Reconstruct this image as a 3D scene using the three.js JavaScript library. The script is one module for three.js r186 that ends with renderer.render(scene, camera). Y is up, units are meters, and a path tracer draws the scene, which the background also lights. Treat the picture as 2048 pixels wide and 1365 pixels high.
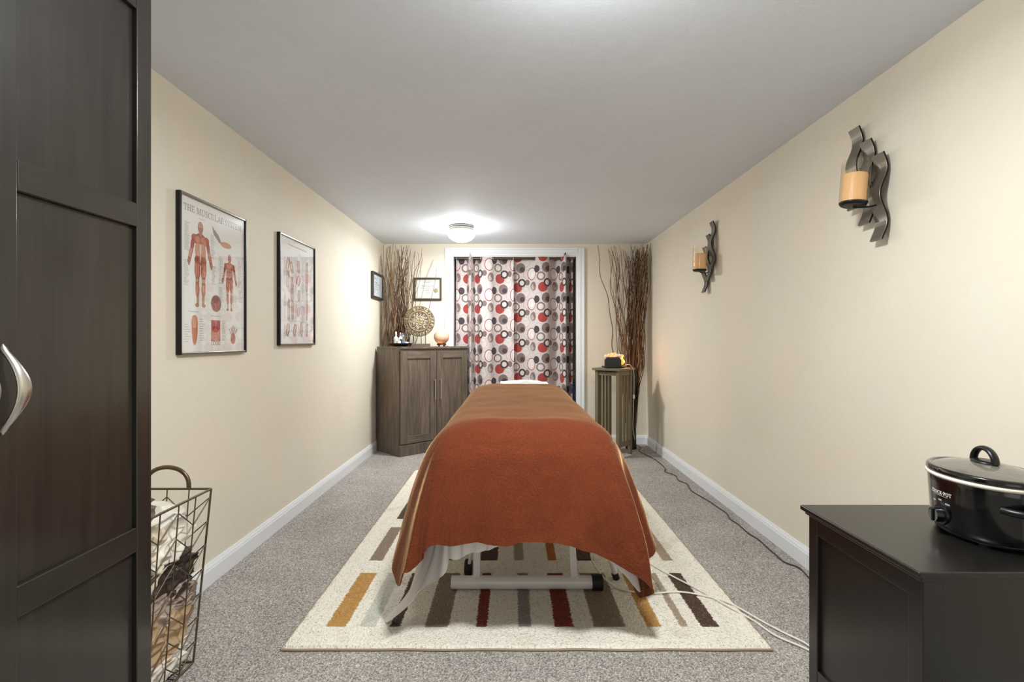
import * as THREE from 'three';
import { RoundedBoxGeometry } from 'three/addons/geometries/RoundedBoxGeometry.js';
import { ImprovedNoise } from 'three/addons/math/ImprovedNoise.js';
import * as BGU from 'three/addons/utils/BufferGeometryUtils.js';
import { RectAreaLightUniformsLib } from 'three/addons/lights/RectAreaLightUniformsLib.js';
RectAreaLightUniformsLib.init();

// ---------------------------------------------------------------- camera, light, exposure
const CH = 1.14, FOC = 1000, CU = 1024, CV = 682.5;            // eye height (m), focal length (px of 2048x1365)
const LX = -1.421, RX = 1.4876, CEIL = 2.215, BACK = 5.53;      // room planes (metres; depth counts away from the eye)
const scene = new THREE.Scene();
scene.background = new THREE.Color(0x000000);
const camera = new THREE.PerspectiveCamera(2 * Math.atan(682.5 / FOC) * 180 / Math.PI, 2048 / 1365, 0.05, 50);
camera.position.set(0, CH, 0);
camera.lookAt(0, CH, -5);
const renderer = new THREE.WebGLRenderer({ antialias: true });
renderer.toneMapping = THREE.LinearToneMapping;
renderer.toneMappingExposure = 1.7;
renderer.shadowMap.enabled = true;
const LAMPS = [[-0.473, 4.68, 0.95, 5.6], [0.2, 1.18, 1.0, 6.6]];       // ceiling lamps (second out of view, lights the near walls): x, depth, candela all round, candela downwards
const UNSEEN_DOOR_LIGHT = 0.5;                                         // unseen soft light in the opening behind the eye, placed to light the near walls
const unseenDoorLight = new THREE.RectAreaLight(new THREE.Color(0.965, 1.0, 1.0), UNSEEN_DOOR_LIGHT, 1.9, 1.9);
unseenDoorLight.position.set(0.25, 1.05, 1.62);
unseenDoorLight.lookAt(0.25, 1.05, -3);
scene.add(unseenDoorLight);

// ---------------------------------------------------------------- helpers
let seed = 12345;
const rnd = () => { seed = (seed * 1664525 + 1013904223) >>> 0; return seed / 4294967296; };
const rr = (a, b) => a + (b - a) * rnd();
const noise = new ImprovedNoise();
const nz = (x, y, z = 0) => noise.noise(x, y, z);
const V = (x, y, d) => new THREE.Vector3(x, y, -d);
const at = (u, v, d) => V((u - CU) * d / FOC, CH - (v - CV) * d / FOC, d);      // picture point at a known depth
const onY = (u, v, y) => at(u, v, (CH - y) * FOC / (v - CV));                    // picture point on a horizontal plane
const used = {};
const numbered = (n) => { used[n] = (used[n] ?? -1) + 1; return used[n] ? n + '_' + String(used[n]).padStart(3, '0') : n; };
function mesh(name, geo, mat, parent) {
  const m = new THREE.Mesh(geo, mat); m.name = name; m.castShadow = m.receiveShadow = true;
  if (parent) parent.add(m); return m;
}
function thing(name, label, category, pos = new THREE.Vector3(), turn = 0, group) {
  const g = new THREE.Group(); g.name = numbered(name); g.position.copy(pos); g.rotation.y = turn;
  g.userData = { label, category }; if (group) g.userData.group = group; scene.add(g); g.updateMatrixWorld(true); return g;
}
function single(name, label, category, geo, mat, group) {
  geo.computeBoundingBox(); const b = geo.boundingBox, c = new THREE.Vector3((b.min.x + b.max.x) / 2, b.min.y, (b.min.z + b.max.z) / 2);
  geo.translate(-c.x, -c.y, -c.z);
  const m = mesh(numbered(name), geo, mat, scene); m.position.copy(c); m.userData = { label, category }; if (group) m.userData.group = group; return m;
}
function struct(name, geo, mat, label) {
  const m = mesh(name, geo, mat, scene); m.userData = { kind: 'structure', label: label || name.replace(/_/g, ' '), category: name.split('_')[0] }; return m;
}
const toLocal = (geo, g) => { geo.applyMatrix4(g.matrixWorld.clone().invert()); return geo; };   // world-built geometry into a group
function boxUV(geo, s = 1, swap = false) {
  const p = geo.attributes.position, n = geo.attributes.normal, uv = new Float32Array(p.count * 2);
  for (let i = 0; i < p.count; i++) {
    const ax = Math.abs(n.getX(i)), ay = Math.abs(n.getY(i)), az = Math.abs(n.getZ(i));
    let a, b;
    if (ax >= ay && ax >= az) { a = p.getZ(i); b = p.getY(i); } else if (ay >= az) { a = p.getX(i); b = p.getZ(i); } else { a = p.getX(i); b = p.getY(i); }
    uv[2 * i] = (swap ? b : a) / s; uv[2 * i + 1] = (swap ? a : b) / s;
  }
  geo.setAttribute('uv', new THREE.BufferAttribute(uv, 2)); return geo;
}
function bx(x0, x1, y0, y1, d0, d1, r = 0.002, swap = false) {      // box between planes; d = depth from the eye
  const w = x1 - x0, h = y1 - y0, d = d1 - d0;
  const g = r > 0 ? new RoundedBoxGeometry(w, h, d, 2, Math.min(r, w / 2.2, h / 2.2, d / 2.2)) : new THREE.BoxGeometry(w, h, d);
  g.translate((x0 + x1) / 2, (y0 + y1) / 2, -(d0 + d1) / 2);
  return boxUV(g, 1, swap);
}
function lb(w, h, d, x, y, z, r = 0.002, swap = false) {            // local box, centred at x, y, z
  const g = new RoundedBoxGeometry(w, h, d, 2, Math.min(r, w / 2.2, h / 2.2, d / 2.2)); g.translate(x, y, z); return boxUV(g, 1, swap);
}
const lathe = (pts, seg = 40) => new THREE.LatheGeometry(pts.map(([r, y]) => new THREE.Vector2(r, y)), seg);
const tube = (pts, r, seg = 40, rad = 8, closed = false) => new THREE.TubeGeometry(new THREE.CatmullRomCurve3(pts, closed, 'centripetal'), seg, r, rad, closed);
function rod(a, b, r, rad = 8) {
  const d = new THREE.Vector3().subVectors(b, a), g = new THREE.CylinderGeometry(r, r, d.length(), rad);
  g.applyQuaternion(new THREE.Quaternion().setFromUnitVectors(new THREE.Vector3(0, 1, 0), d.clone().normalize()));
  g.translate((a.x + b.x) / 2, (a.y + b.y) / 2, (a.z + b.z) / 2); return g;
}
function grid(nu, nv, f, closedU = false) {                          // parametric sheet, uv from f
  const pos = [], uv = [], idx = [], cols = nu + 1;
  for (let j = 0; j <= nv; j++) for (let i = 0; i <= nu; i++) { const q = f(i / nu, j / nv); pos.push(q[0], q[1], q[2]); uv.push(q[3] ?? i / nu, q[4] ?? j / nv); }
  for (let j = 0; j < nv; j++) for (let i = 0; i < nu; i++) { const a = j * cols + i; idx.push(a, a + 1, a + cols, a + 1, a + cols + 1, a + cols); }
  const g = new THREE.BufferGeometry();
  g.setAttribute('position', new THREE.Float32BufferAttribute(pos, 3)); g.setAttribute('uv', new THREE.Float32BufferAttribute(uv, 2)); g.setIndex(idx);
  g.computeVertexNormals(); return g;
}

// ---------------------------------------------------------------- textures
function dataTex(n, f, srgb = true, rep = 1) {
  const d = new Uint8Array(n * n * 4);
  for (let y = 0; y < n; y++) for (let x = 0; x < n; x++) { const c = f(x, y), k = 4 * (y * n + x); d[k] = c[0]; d[k + 1] = c[1]; d[k + 2] = c[2]; d[k + 3] = 255; }
  const t = new THREE.DataTexture(d, n, n); t.wrapS = t.wrapT = THREE.RepeatWrapping; t.magFilter = THREE.LinearFilter; t.minFilter = THREE.LinearMipmapLinearFilter;
  if (srgb) t.colorSpace = THREE.SRGBColorSpace; t.repeat.set(rep, rep); t.needsUpdate = true; return t;
}
function canvasTex(w, h, draw, srgb = true) {
  const c = document.createElement('canvas'); c.width = w; c.height = h; const x = c.getContext('2d'); draw(x, w, h);
  const t = new THREE.CanvasTexture(c); if (srgb) t.colorSpace = THREE.SRGBColorSpace; t.magFilter = THREE.LinearFilter; return t;
}
const cl = (v) => Math.max(0, Math.min(255, v));
function tileNoise(n, freq, off = 0) {                               // periodic noise field
  return (x, y) => { const a = x / n, b = y / n, s = (k) => nz((a + k[0]) * freq + off, (b + k[1]) * freq + off, off * 1.7);
    const wa = a, wb = b; return (s([0, 0]) * (1 - wa) + s([-1, 0]) * wa) * (1 - wb) + (s([0, -1]) * (1 - wa) + s([-1, -1]) * wa) * wb; };
}
function speckle(n, base, amp, soft, tints) {
  const f = new Float32Array(n * n); for (let i = 0; i < f.length; i++) f[i] = rnd() + rnd() - 1;
  const g = new Float32Array(n * n);
  for (let y = 0; y < n; y++) for (let x = 0; x < n; x++) { let s = 0, w = 0; for (let j = -soft; j <= soft; j++) for (let i = -soft; i <= soft; i++) { const k = 1 / (1 + i * i + j * j); s += k * f[((y + j + n) % n) * n + (x + i + n) % n]; w += k; } g[y * n + x] = s / w; }
  const lo = tileNoise(n, 6, 3.3);
  return { col: (x, y) => { const v = g[y * n + x] * amp + lo(x, y) * amp * 0.12; return [cl(base[0] + v), cl(base[1] + v * 0.99), cl(base[2] + v * 0.97)]; }, bump: (x, y) => { const v = cl(128 + g[y * n + x] * 220); return [v, v, v]; } };
}
const spC = speckle(1024, [163, 156, 150], 165, 1);
const carpetTex = dataTex(1024, spC.col, true, 1 / 1.6), carpetBump = dataTex(1024, spC.bump, false, 1 / 1.6);
const wl1 = tileNoise(512, 5, 1.1), wl2 = tileNoise(512, 40, 2.2), wl3 = tileNoise(512, 110, 5.2);
const wallTex = dataTex(512, (x, y) => { const v = wl1(x, y) * 5 + wl2(x, y) * 2, w = wl1(y, x) * 4; return [cl(234 + v + w), cl(225 + v), cl(207 + v - w)]; }, true, 1 / 2.2);
const wallBump = dataTex(512, (x, y) => { const v = 128 + wl2(x, y) * 50 + wl3(x, y) * 60; return [v, v, v]; }, false, 1 / 1.1);
const ceilTex = dataTex(512, (x, y) => { const v = wl1(x, y) * 4 + wl2(x, y) * 3; return [cl(228 + v), cl(234 + v), cl(243 + v)]; }, true, 1 / 2.2);
const gw1 = (n, fx, fy, off) => (x, y) => nz(x / n * fx, y / n * fy, off);
function grain(base, amp, off, n = 512, k = 1) { const a = gw1(n, 46 * k, 3 * k, off), b = gw1(n, 150 * k, 7 * k, off + 4), c = gw1(n, 7 * k, 2 * k, off + 9);
  return (x, y) => { const v = (a(x, y) * 0.8 + b(x, y) * 0.7 + c(x, y) * 0.6) * amp; return [cl(base[0] + v), cl(base[1] + v * 0.92), cl(base[2] + v * 0.85)]; }; }
const greyWood = dataTex(1024, grain([104, 91, 79], 24, 0.5, 1024, 2.2), true, 0.62);
const blackWood = dataTex(1024, grain([37, 33, 28], 6, 7.5, 1024, 2.2), true, 0.48);
const espresso = dataTex(1024, grain([16, 13, 11], 4, 3.5, 1024, 2.2), true, 0.62);
const fl1 = tileNoise(512, 60, 0.7), fl2 = tileNoise(512, 130, 8.1), fl3 = tileNoise(512, 9, 4.4);
const fleeceTex = dataTex(512, (x, y) => { const v = fl1(x, y) * 16 + fl2(x, y) * 18 + fl3(x, y) * 8 + (rnd() - 0.5) * 16; return [cl(108 + v * 1.0), cl(46 + v * 0.6), cl(13 + v * 0.4)]; }, true, 1 / 0.45);
const fleeceBump = dataTex(512, (x, y) => { const v = cl(128 + fl1(x, y) * 80 + fl2(x, y) * 90); return [v, v, v]; }, false, 1 / 0.45);
const scuff = tileNoise(512, 14, 6.6), scuff2 = tileNoise(512, 70, 9.6);
const lacquerRough = dataTex(512, (x, y) => { const v = cl(92 + scuff(x, y) * 46 + scuff2(x, y) * 22); return [v, v, v]; }, false, 1 / 0.9);

// ---------------------------------------------------------------- materials
const std = (o) => new THREE.MeshStandardMaterial(o);
const phys = (o) => new THREE.MeshPhysicalMaterial(o);
const M = {
  wall: std({ map: wallTex, bumpMap: wallBump, bumpScale: 0.0012, roughness: 0.62 }),
  ceil: std({ map: ceilTex, bumpMap: wallBump, bumpScale: 0.0010, roughness: 0.75 }),
  carpet: std({ map: carpetTex, bumpMap: carpetBump, bumpScale: 0.006, roughness: 1 }),
  trim: std({ color: 0xeef0f2, roughness: 0.4 }),
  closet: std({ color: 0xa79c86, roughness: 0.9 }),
  wardrobe: phys({ map: blackWood, roughness: 0.5, roughnessMap: lacquerRough, clearcoat: 0.45, clearcoatRoughness: 0.4 }),
  dresser: phys({ map: espresso, roughness: 0.4, clearcoat: 0.35, clearcoatRoughness: 0.22 }),
  greyWood: std({ map: greyWood, roughness: 0.5 }),
  nickel: std({ color: 0xd0ccc6, metalness: 1, roughness: 0.3 }),
  steel: std({ color: 0xb9b7b3, metalness: 1, roughness: 0.35 }),
  iron: std({ color: 0x55524d, metalness: 0.85, roughness: 0.42 }),
  ironDark: std({ color: 0x17130f, metalness: 0.4, roughness: 0.5 }),
  bronze: std({ color: 0x6d5f4c, metalness: 0.8, roughness: 0.4 }),
  blackPlastic: std({ color: 0x0b0b0c, roughness: 0.35 }),
  blackGloss: phys({ color: 0x060607, roughness: 0.18, clearcoat: 0.8, clearcoatRoughness: 0.1 }),
  frameDark: std({ color: 0x3b342c, roughness: 0.5 }),
  whiteMetal: phys({ color: 0xe9e4e4, roughness: 0.35, clearcoat: 0.4, clearcoatRoughness: 0.2 }),
  rubber: std({ color: 0x0c0c0d, roughness: 0.6 }),
  glassPane: phys({ color: 0xffffff, roughness: 0.012, transmission: 1, thickness: 0, ior: 1.9 }),
  fleece: phys({ map: fleeceTex, bumpMap: fleeceBump, bumpScale: 0.0022, roughness: 1, sheen: 1.8, sheenColor: new THREE.Color(1.0, 0.63, 0.31), sheenRoughness: 0.5, side: THREE.DoubleSide }),
  sheet: std({ color: 0xf1ece8, roughness: 0.85, side: THREE.DoubleSide }),
  whiteCord: std({ color: 0xe9e3d6, roughness: 0.5 }),
  darkCord: std({ color: 0x3a352c, roughness: 0.6 }),
  vase: std({ color: 0x15100d, roughness: 0.35 }),
};

// ---------------------------------------------------------------- the room
const NEAR = -1.7;                                                   // plane of the wall behind the eye (depth)
const carpetGeo = bx(LX - 0.1, RX + 0.1, -0.1, 0, NEAR - 1.2, 6.6, 0);
struct('floor', carpetGeo, M.carpet, 'grey speckled loop pile carpet across the floor');
struct('ceiling', bx(LX - 0.1, RX + 0.1, CEIL, CEIL + 0.1, NEAR - 1.2, 6.6, 0), M.ceil, 'flat pale grey painted ceiling');
struct('wall_left', bx(LX - 0.1, LX, 0, CEIL, NEAR - 1.2, BACK + 0.12, 0), M.wall, 'beige painted wall with the framed charts');
struct('wall_right', bx(RX, RX + 0.1, 0, CEIL, NEAR - 1.2, BACK + 0.12, 0), M.wall, 'beige painted wall with the two candle sconces');
const OX0 = (905 - CU) * BACK / FOC, OX1 = (1155 - CU) * BACK / FOC, OY = CH + (CV - 511.5) * BACK / FOC;   // closet opening
struct('wall_back', BGU.mergeGeometries([bx(LX, OX0, 0, CEIL, BACK, BACK + 0.12, 0), bx(OX1, RX, 0, CEIL, BACK, BACK + 0.12, 0), bx(OX0, OX1, OY, CEIL, BACK, BACK + 0.12, 0)]), M.wall, 'beige painted end wall around the curtained closet opening');
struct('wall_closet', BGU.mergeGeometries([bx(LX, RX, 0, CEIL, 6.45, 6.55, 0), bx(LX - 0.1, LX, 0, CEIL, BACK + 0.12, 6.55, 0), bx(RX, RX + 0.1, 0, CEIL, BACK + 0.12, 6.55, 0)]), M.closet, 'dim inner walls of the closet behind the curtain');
struct('wall_front', BGU.mergeGeometries([bx(LX, -0.75, 0, CEIL, NEAR - 0.1, NEAR, 0), bx(1.25, RX, 0, CEIL, NEAR - 0.1, NEAR, 0), bx(-0.75, 1.25, 2.05, CEIL, NEAR - 0.1, NEAR, 0), bx(LX, RX, 0, CEIL, NEAR - 1.2, NEAR - 1.1, 0)]), M.wall, 'beige wall out of view behind the viewer, opened wide for the unseen doorway light');  // out of view; its opening frames the unseen doorway light
// baseboards: moulded profile swept along each wall
function baseboard(name, a, b, nx, nd, label) {                      // a, b: [x, depth]; (nx, nd) points into the room
  const prof = [[0, 0], [0.015, 0], [0.015, 0.072], [0.0125, 0.077], [0.0125, 0.082], [0.007, 0.094], [0.0055, 0.1], [0, 0.1]];
  const pos = [], idx = [];
  prof.forEach(([o, y]) => { pos.push(a[0] + nx * o, y, -(a[1] + nd * o), b[0] + nx * o, y, -(b[1] + nd * o)); });
  for (let i = 0; i < prof.length - 1; i++) { const k = 2 * i; idx.push(k, k + 1, k + 2, k + 1, k + 3, k + 2); }
  const g = new THREE.BufferGeometry(); g.setAttribute('position', new THREE.Float32BufferAttribute(pos, 3)); g.setIndex(idx);
  const f = g.toNonIndexed(); f.computeVertexNormals(); boxUV(f);
  struct(name, f, M.trim, label);
}
baseboard('baseboard_left', [LX, NEAR], [LX, BACK], 1, 0, 'white moulded baseboard under the framed charts');
baseboard('baseboard_right', [RX, NEAR], [RX, BACK], -1, 0, 'white moulded baseboard under the candle sconces');
const TX0 = (890 - CU) * BACK / FOC, TX1 = (1168.5 - CU) * BACK / FOC, TY = CH + (CV - 496.5) * BACK / FOC;
baseboard('baseboard_back', [TX1, BACK], [RX, BACK], 0, -1, 'white moulded baseboard behind the slatted stand');
baseboard('baseboard_back_001', [LX, BACK], [TX0, BACK], 0, -1, 'white moulded baseboard behind the corner cabinet');
// casing of the opening: stepped moulding, mitred corners by overlap of legs and head
function casing(name, x0, x1, y0, y1, vertical, inner, label) {
  const w = vertical ? x1 - x0 : y1 - y0, steps = [[0, 0.28, 0.012], [0.28, 0.5, 0.018], [0.5, 0.78, 0.015], [0.78, 1, 0.024]], gs = [];
  for (const [a, b, t] of steps) {
    const A = inner ? a : 1 - b, B = inner ? b : 1 - a;
    gs.push(vertical ? bx(x0 + A * w, x0 + B * w, y0, y1, BACK - t, BACK, 0.002) : bx(x0, x1, y0 + A * w, y0 + B * w, BACK - t, BACK, 0.002));
  }
  struct(name, BGU.mergeGeometries(gs), M.trim, label);
}
casing('trim_1', TX0, OX0, 0, TY, true, false, 'white moulded door casing beside the corner cabinet');
casing('trim_2', OX1, TX1, 0, TY, true, true, 'white moulded door casing beside the slatted stand');
casing('trim_3', OX0, OX1, OY, TY, false, true, 'white moulded head casing above the curtain');
struct('trim_4', BGU.mergeGeometries([bx(OX0, OX0 + 0.012, 0, OY, BACK, BACK + 0.12, 0), bx(OX1 - 0.012, OX1, 0, OY, BACK, BACK + 0.12, 0), bx(OX0 + 0.012, OX1 - 0.012, OY - 0.012, OY, BACK, BACK + 0.12, 0)]), M.trim, 'white jamb lining the closet opening');

// ---------------------------------------------------------------- ceiling lamp
function ceilingLamp(label, [x, depth, cd, down]) {
  const c = V(x, 0, depth);
  const g = thing('ceiling_lamp', label, 'ceiling lamp', new THREE.Vector3(c.x, CEIL - 0.152, c.z));
  const top = 0.152;
  mesh('canopy', lathe([[0.0, top - 0.001], [0.112, top - 0.001], [0.115, top - 0.006], [0.113, top - 0.018], [0.108, top - 0.02], [0.11, top - 0.026], [0.11, top - 0.038], [0.105, top - 0.042], [0.095, top - 0.042]]), M.steel, g);
  const dome = [[0.09, top - 0.036], [0.104, top - 0.044], [0.122, top - 0.056], [0.132, top - 0.068], [0.131, top - 0.08], [0.118, top - 0.104], [0.092, top - 0.128], [0.055, top - 0.144], [0.02, top - 0.151], [0.0005, 0]];
  mesh('glass_dome', lathe(dome), M.lampGlass, g);
  for (const a of [-0.2, 1.9, 4.0]) { const s = new THREE.SphereGeometry(0.004, 10, 8); s.translate(0.112 * Math.sin(a), top - 0.032, 0.112 * Math.cos(a)); mesh('screw', s, M.steel, g); }
  const L = new THREE.PointLight(new THREE.Color(0.965, 1.0, 1.0), cd, 0, 2); L.position.set(0, top - 0.085, 0); L.castShadow = true; L.shadow.radius = 5; g.add(L);
  const A = new THREE.RectAreaLight(new THREE.Color(0.965, 1.0, 1.0), down / 0.04, 0.2, 0.2); A.position.set(0, top - 0.1, 0); A.rotation.x = -Math.PI / 2; g.add(A);
}
M.lampGlass = std({ color: 0xffffff, roughness: 0.4, emissive: new THREE.Color(1, 0.985, 0.955), emissiveIntensity: 1.6 });
ceilingLamp('glowing white glass dome lamp with a brushed metal ring near the curtain wall', LAMPS[0]);
ceilingLamp('unseen white glass dome lamp overhead, out of view, lighting the near walls', LAMPS[1]);

// ---------------------------------------------------------------- wardrobe
{
  const FX = -0.87, g = thing('wardrobe', 'tall dark brown wardrobe with panelled doors beside the wire basket', 'wardrobe', V(-1.15, 0, 0.82));
  const X0 = -1.404, Z0 = 0.43, Z1 = 1.21, TOP = 2.02, W = (geo) => toLocal(geo, g);
  mesh('side_panel', W(bx(X0, FX - 0.022, 0, TOP - 0.02, Z1 - 0.018, Z1)), M.wardrobe, g);
  mesh('side_panel', W(bx(X0, FX - 0.022, 0, TOP - 0.02, Z0, Z0 + 0.018)), M.wardrobe, g);
  mesh('top_panel', W(bx(X0, FX - 0.002, TOP - 0.02, TOP, Z0, Z1, 0.003)), M.wardrobe, g);
  mesh('back_panel', W(bx(X0, X0 + 0.008, 0.04, TOP - 0.02, Z0 + 0.018, Z1 - 0.018, 0.001)), M.wardrobe, g);
  mesh('plinth', W(bx(X0 + 0.01, FX - 0.03, 0, 0.06, Z0 + 0.018, Z1 - 0.018)), M.wardrobe, g);
  const door = (za, zb, sa, sb, handleZ) => {
    const d = new THREE.Group(); d.name = 'door'; g.add(d); const o = FX - 0.02, y0 = 0.065, y1 = TOP - 0.024;
    mesh('stile', W(bx(o, FX, y0, y1, za, za + sa, 0.0025)), M.wardrobe, d);
    mesh('stile', W(bx(o, FX, y0, y1, zb - sb, zb, 0.0025)), M.wardrobe, d);
    const rails = [[y0, 0.13], [0.651, 0.707], [1.405, 1.46], [1.911, y1]];
    for (const [a, b] of rails) mesh('rail', W(bx(o, FX - 0.0004, a, b, za + sa, zb - sb, 0.0025, true)), M.wardrobe, d);
    for (let i = 0; i < 3; i++) mesh('panel', W(bx(o + 0.004, FX - 0.011, rails[i][1], rails[i + 1][0], za + sa, zb - sb, 0.001)), M.wardrobe, d);
    // bowed pull, wide in the middle and leaning along the door
    const ys = [], n = 24, y2 = CH - (688 - CV) * 0.868 / FOC, y3 = CH - (867 - CV) * 0.868 / FOC;
    const pos = (t) => { const b = Math.sin(Math.PI * Math.min(1, Math.max(0, (t - 0.06) / 0.88))); return [FX + 0.004 + 0.026 * Math.pow(b, 0.8), y2 + (y3 - y2) * t, handleZ + 0.0 + 0.012 * Math.pow(b, 1.4)]; };
    const hg = grid(20, n, (a, t) => { const [x, y, z] = pos(t), w = 0.0055 + 0.0075 * Math.pow(Math.sin(Math.PI * t), 2.2), th = 0.0055 - 0.0005 * Math.sin(Math.PI * t), e = t < 0.03 ? Math.sqrt(Math.max(0.02, t / 0.03)) : t > 0.97 ? Math.sqrt(Math.max(0.02, (1 - t) / 0.03)) : 1; return [x + Math.cos(a * 2 * Math.PI) * th * e, y, -(z + Math.sin(a * 2 * Math.PI) * w * e)]; });
    const h = mesh('handle', W(hg), M.nickel, d); h.userData.label = 'satin nickel bow handle';
    return d;
  };
  door(0.826, Z1 - 0.003, 0.054, 0.047, 0.850);
  door(Z0 + 0.003, 0.822, 0.047, 0.054, 0.797);
}

// ---------------------------------------------------------------- posters and certificates
function figure(c, cx, y0, h, back) {                                // a standing anatomical figure in muscle reds
  const s = h / 8, cols = ['#b5583c', '#c46a45', '#a6452f', '#d08a62', '#9c3f30'];
  const E = (x, y, rx, ry, rot, col) => { c.fillStyle = col; c.beginPath(); c.ellipse(cx + x * s, y0 + y * s, rx * s, ry * s, rot, 0, 7); c.fill(); c.strokeStyle = 'rgba(110,50,30,.55)'; c.lineWidth = s * 0.03; c.stroke(); };
  const fib = (x, y, rx, ry, rot) => { c.save(); c.translate(cx + x * s, y0 + y * s); c.rotate(rot); c.strokeStyle = 'rgba(235,200,165,.75)'; c.lineWidth = s * 0.035; for (let i = -2; i <= 2; i++) { c.beginPath(); c.moveTo(i * rx * s * 0.3, -ry * s * 0.8); c.quadraticCurveTo(i * rx * s * 0.45, 0, i * rx * s * 0.3, ry * s * 0.8); c.stroke(); } c.restore(); };
  c.lineJoin = c.lineCap = 'round'; c.strokeStyle = '#b4654a'; const pl = (w2, ...q) => { c.lineWidth = w2 * s; c.beginPath(); q.forEach(([x, y], i) => i ? c.lineTo(cx + x * s, y0 + y * s) : c.moveTo(cx + x * s, y0 + y * s)); c.stroke(); };
  pl(0.5, [0, 0.6], [0, 1.3]); pl(1.0, [-0.45, 1.75], [0.45, 1.75]); pl(1.15, [0, 1.9], [0, 3.5]); for (const k of [-1, 1]) { pl(0.44, [k * 0.9, 1.65], [k * 1.2, 2.5], [k * 1.5, 3.4], [k * 1.66, 3.9]); pl(0.8, [k * 0.42, 3.5], [k * 0.48, 4.7]); pl(0.52, [k * 0.47, 4.6], [k * 0.45, 6.4]); pl(0.3, [k * 0.44, 6.3], [k * 0.4, 7.6]); }
  for (const k of [-1, 1]) { E(k * 0.36, 1.36, 0.34, 0.16, k * 0.5, cols[4]); for (let i = 0; i < 4; i++) pl(0.07, [k * 1.66, 3.95], [k * (1.56 + i * 0.07), 4.22]); }
  E(0, 0.55, 0.38, 0.52, 0, '#b98a72'); for (const k of [-1, 1]) { E(k * 0.15, 0.5, 0.09, 0.06, 0, '#e8d8c8'); E(k * 0.24, 0.75, 0.1, 0.2, 0, cols[0]); } E(0, 0.66, 0.06, 0.12, 0, '#a86a54'); E(0, 0.84, 0.14, 0.04, 0, '#e3cdbd'); E(0, 1.15, 0.22, 0.3, 0, cols[1]);
  for (const k of [-1, 1]) {
    E(k * 0.95, 1.62, 0.36, 0.3, k * 0.4, cols[0]); E(k * 0.42, 1.75, 0.48, 0.36, 0, cols[1]); fib(k * 0.42, 1.75, 0.4, 0.3, 1.2);
    E(k * 0.42, 2.65, 0.36, 0.72, k * -0.08, cols[back ? 2 : 3]); fib(k * 0.42, 2.65, 0.3, 0.65, 0);
    E(k * 1.18, 2.2, 0.22, 0.5, k * -0.22, cols[2]); E(k * 1.42, 3.1, 0.2, 0.55, k * -0.25, cols[0]); fib(k * 1.42, 3.1, 0.16, 0.5, k * -0.25);
    E(k * 1.66, 3.85, 0.16, 0.26, 0, '#a8664a');
    E(k * 0.45, 3.65, 0.42, 0.42, 0, cols[2]); E(k * 0.46, 4.55, 0.4, 0.85, k * 0.04, cols[0]); fib(k * 0.46, 4.55, 0.34, 0.75, 0);
    E(k * 0.62, 4.5, 0.16, 0.7, 0, cols[3]); E(k * 0.44, 5.5, 0.22, 0.22, 0, '#c7a98a'); E(k * 0.44, 6.3, 0.28, 0.7, 0, cols[1]); fib(k * 0.44, 6.3, 0.22, 0.6, 0);
    E(k * 0.4, 7.2, 0.16, 0.4, 0, '#c9a27c'); E(k * 0.5, 7.75, 0.26, 0.16, 0, '#b88a5e');
  }
  for (let i = 0; i < 260; i++) { const k = rnd() < 0.5 ? -1 : 1, y = 1.5 + rnd() * 5.6, x = k * (y < 3.6 ? rnd() * 0.75 : 0.15 + rnd() * 0.6) * (y > 5.6 ? 0.9 : 1); if (y > 5.4 && (Math.abs(x) < 0.25 || Math.abs(x) > 0.65)) continue; c.strokeStyle = rnd() < 0.5 ? 'rgba(120,40,25,.45)' : 'rgba(240,205,175,.5)'; c.lineWidth = s * 0.03; c.beginPath(); c.moveTo(cx + x * s, y0 + y * s); c.lineTo(cx + (x + (rnd() - 0.5) * 0.14) * s, y0 + (y + 0.22 + rnd() * 0.2) * s); c.stroke(); }
  if (!back) { c.fillStyle = '#d9cdbb'; c.beginPath(); c.moveTo(cx - s * 0.14, y0 + s * 2.1); c.lineTo(cx + s * 0.14, y0 + s * 2.1); c.lineTo(cx + s * 0.1, y0 + s * 3.5); c.lineTo(cx, y0 + s * 3.9); c.lineTo(cx - s * 0.1, y0 + s * 3.5); c.fill(); }
}
const tinyLines = (c, x, y, w, n, dy, col = 'rgba(70,60,60,.6)') => { c.strokeStyle = col; for (let i = 0; i < n; i++) { c.lineWidth = 2.4; c.setLineDash([5 + rnd() * 6, 2, 3 + rnd() * 5, 2]); c.beginPath(); const l = w * (0.5 + 0.5 * rnd()); c.moveTo(x, y + i * dy); c.lineTo(x + l, y + i * dy); c.stroke(); } c.setLineDash([]); };
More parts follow.
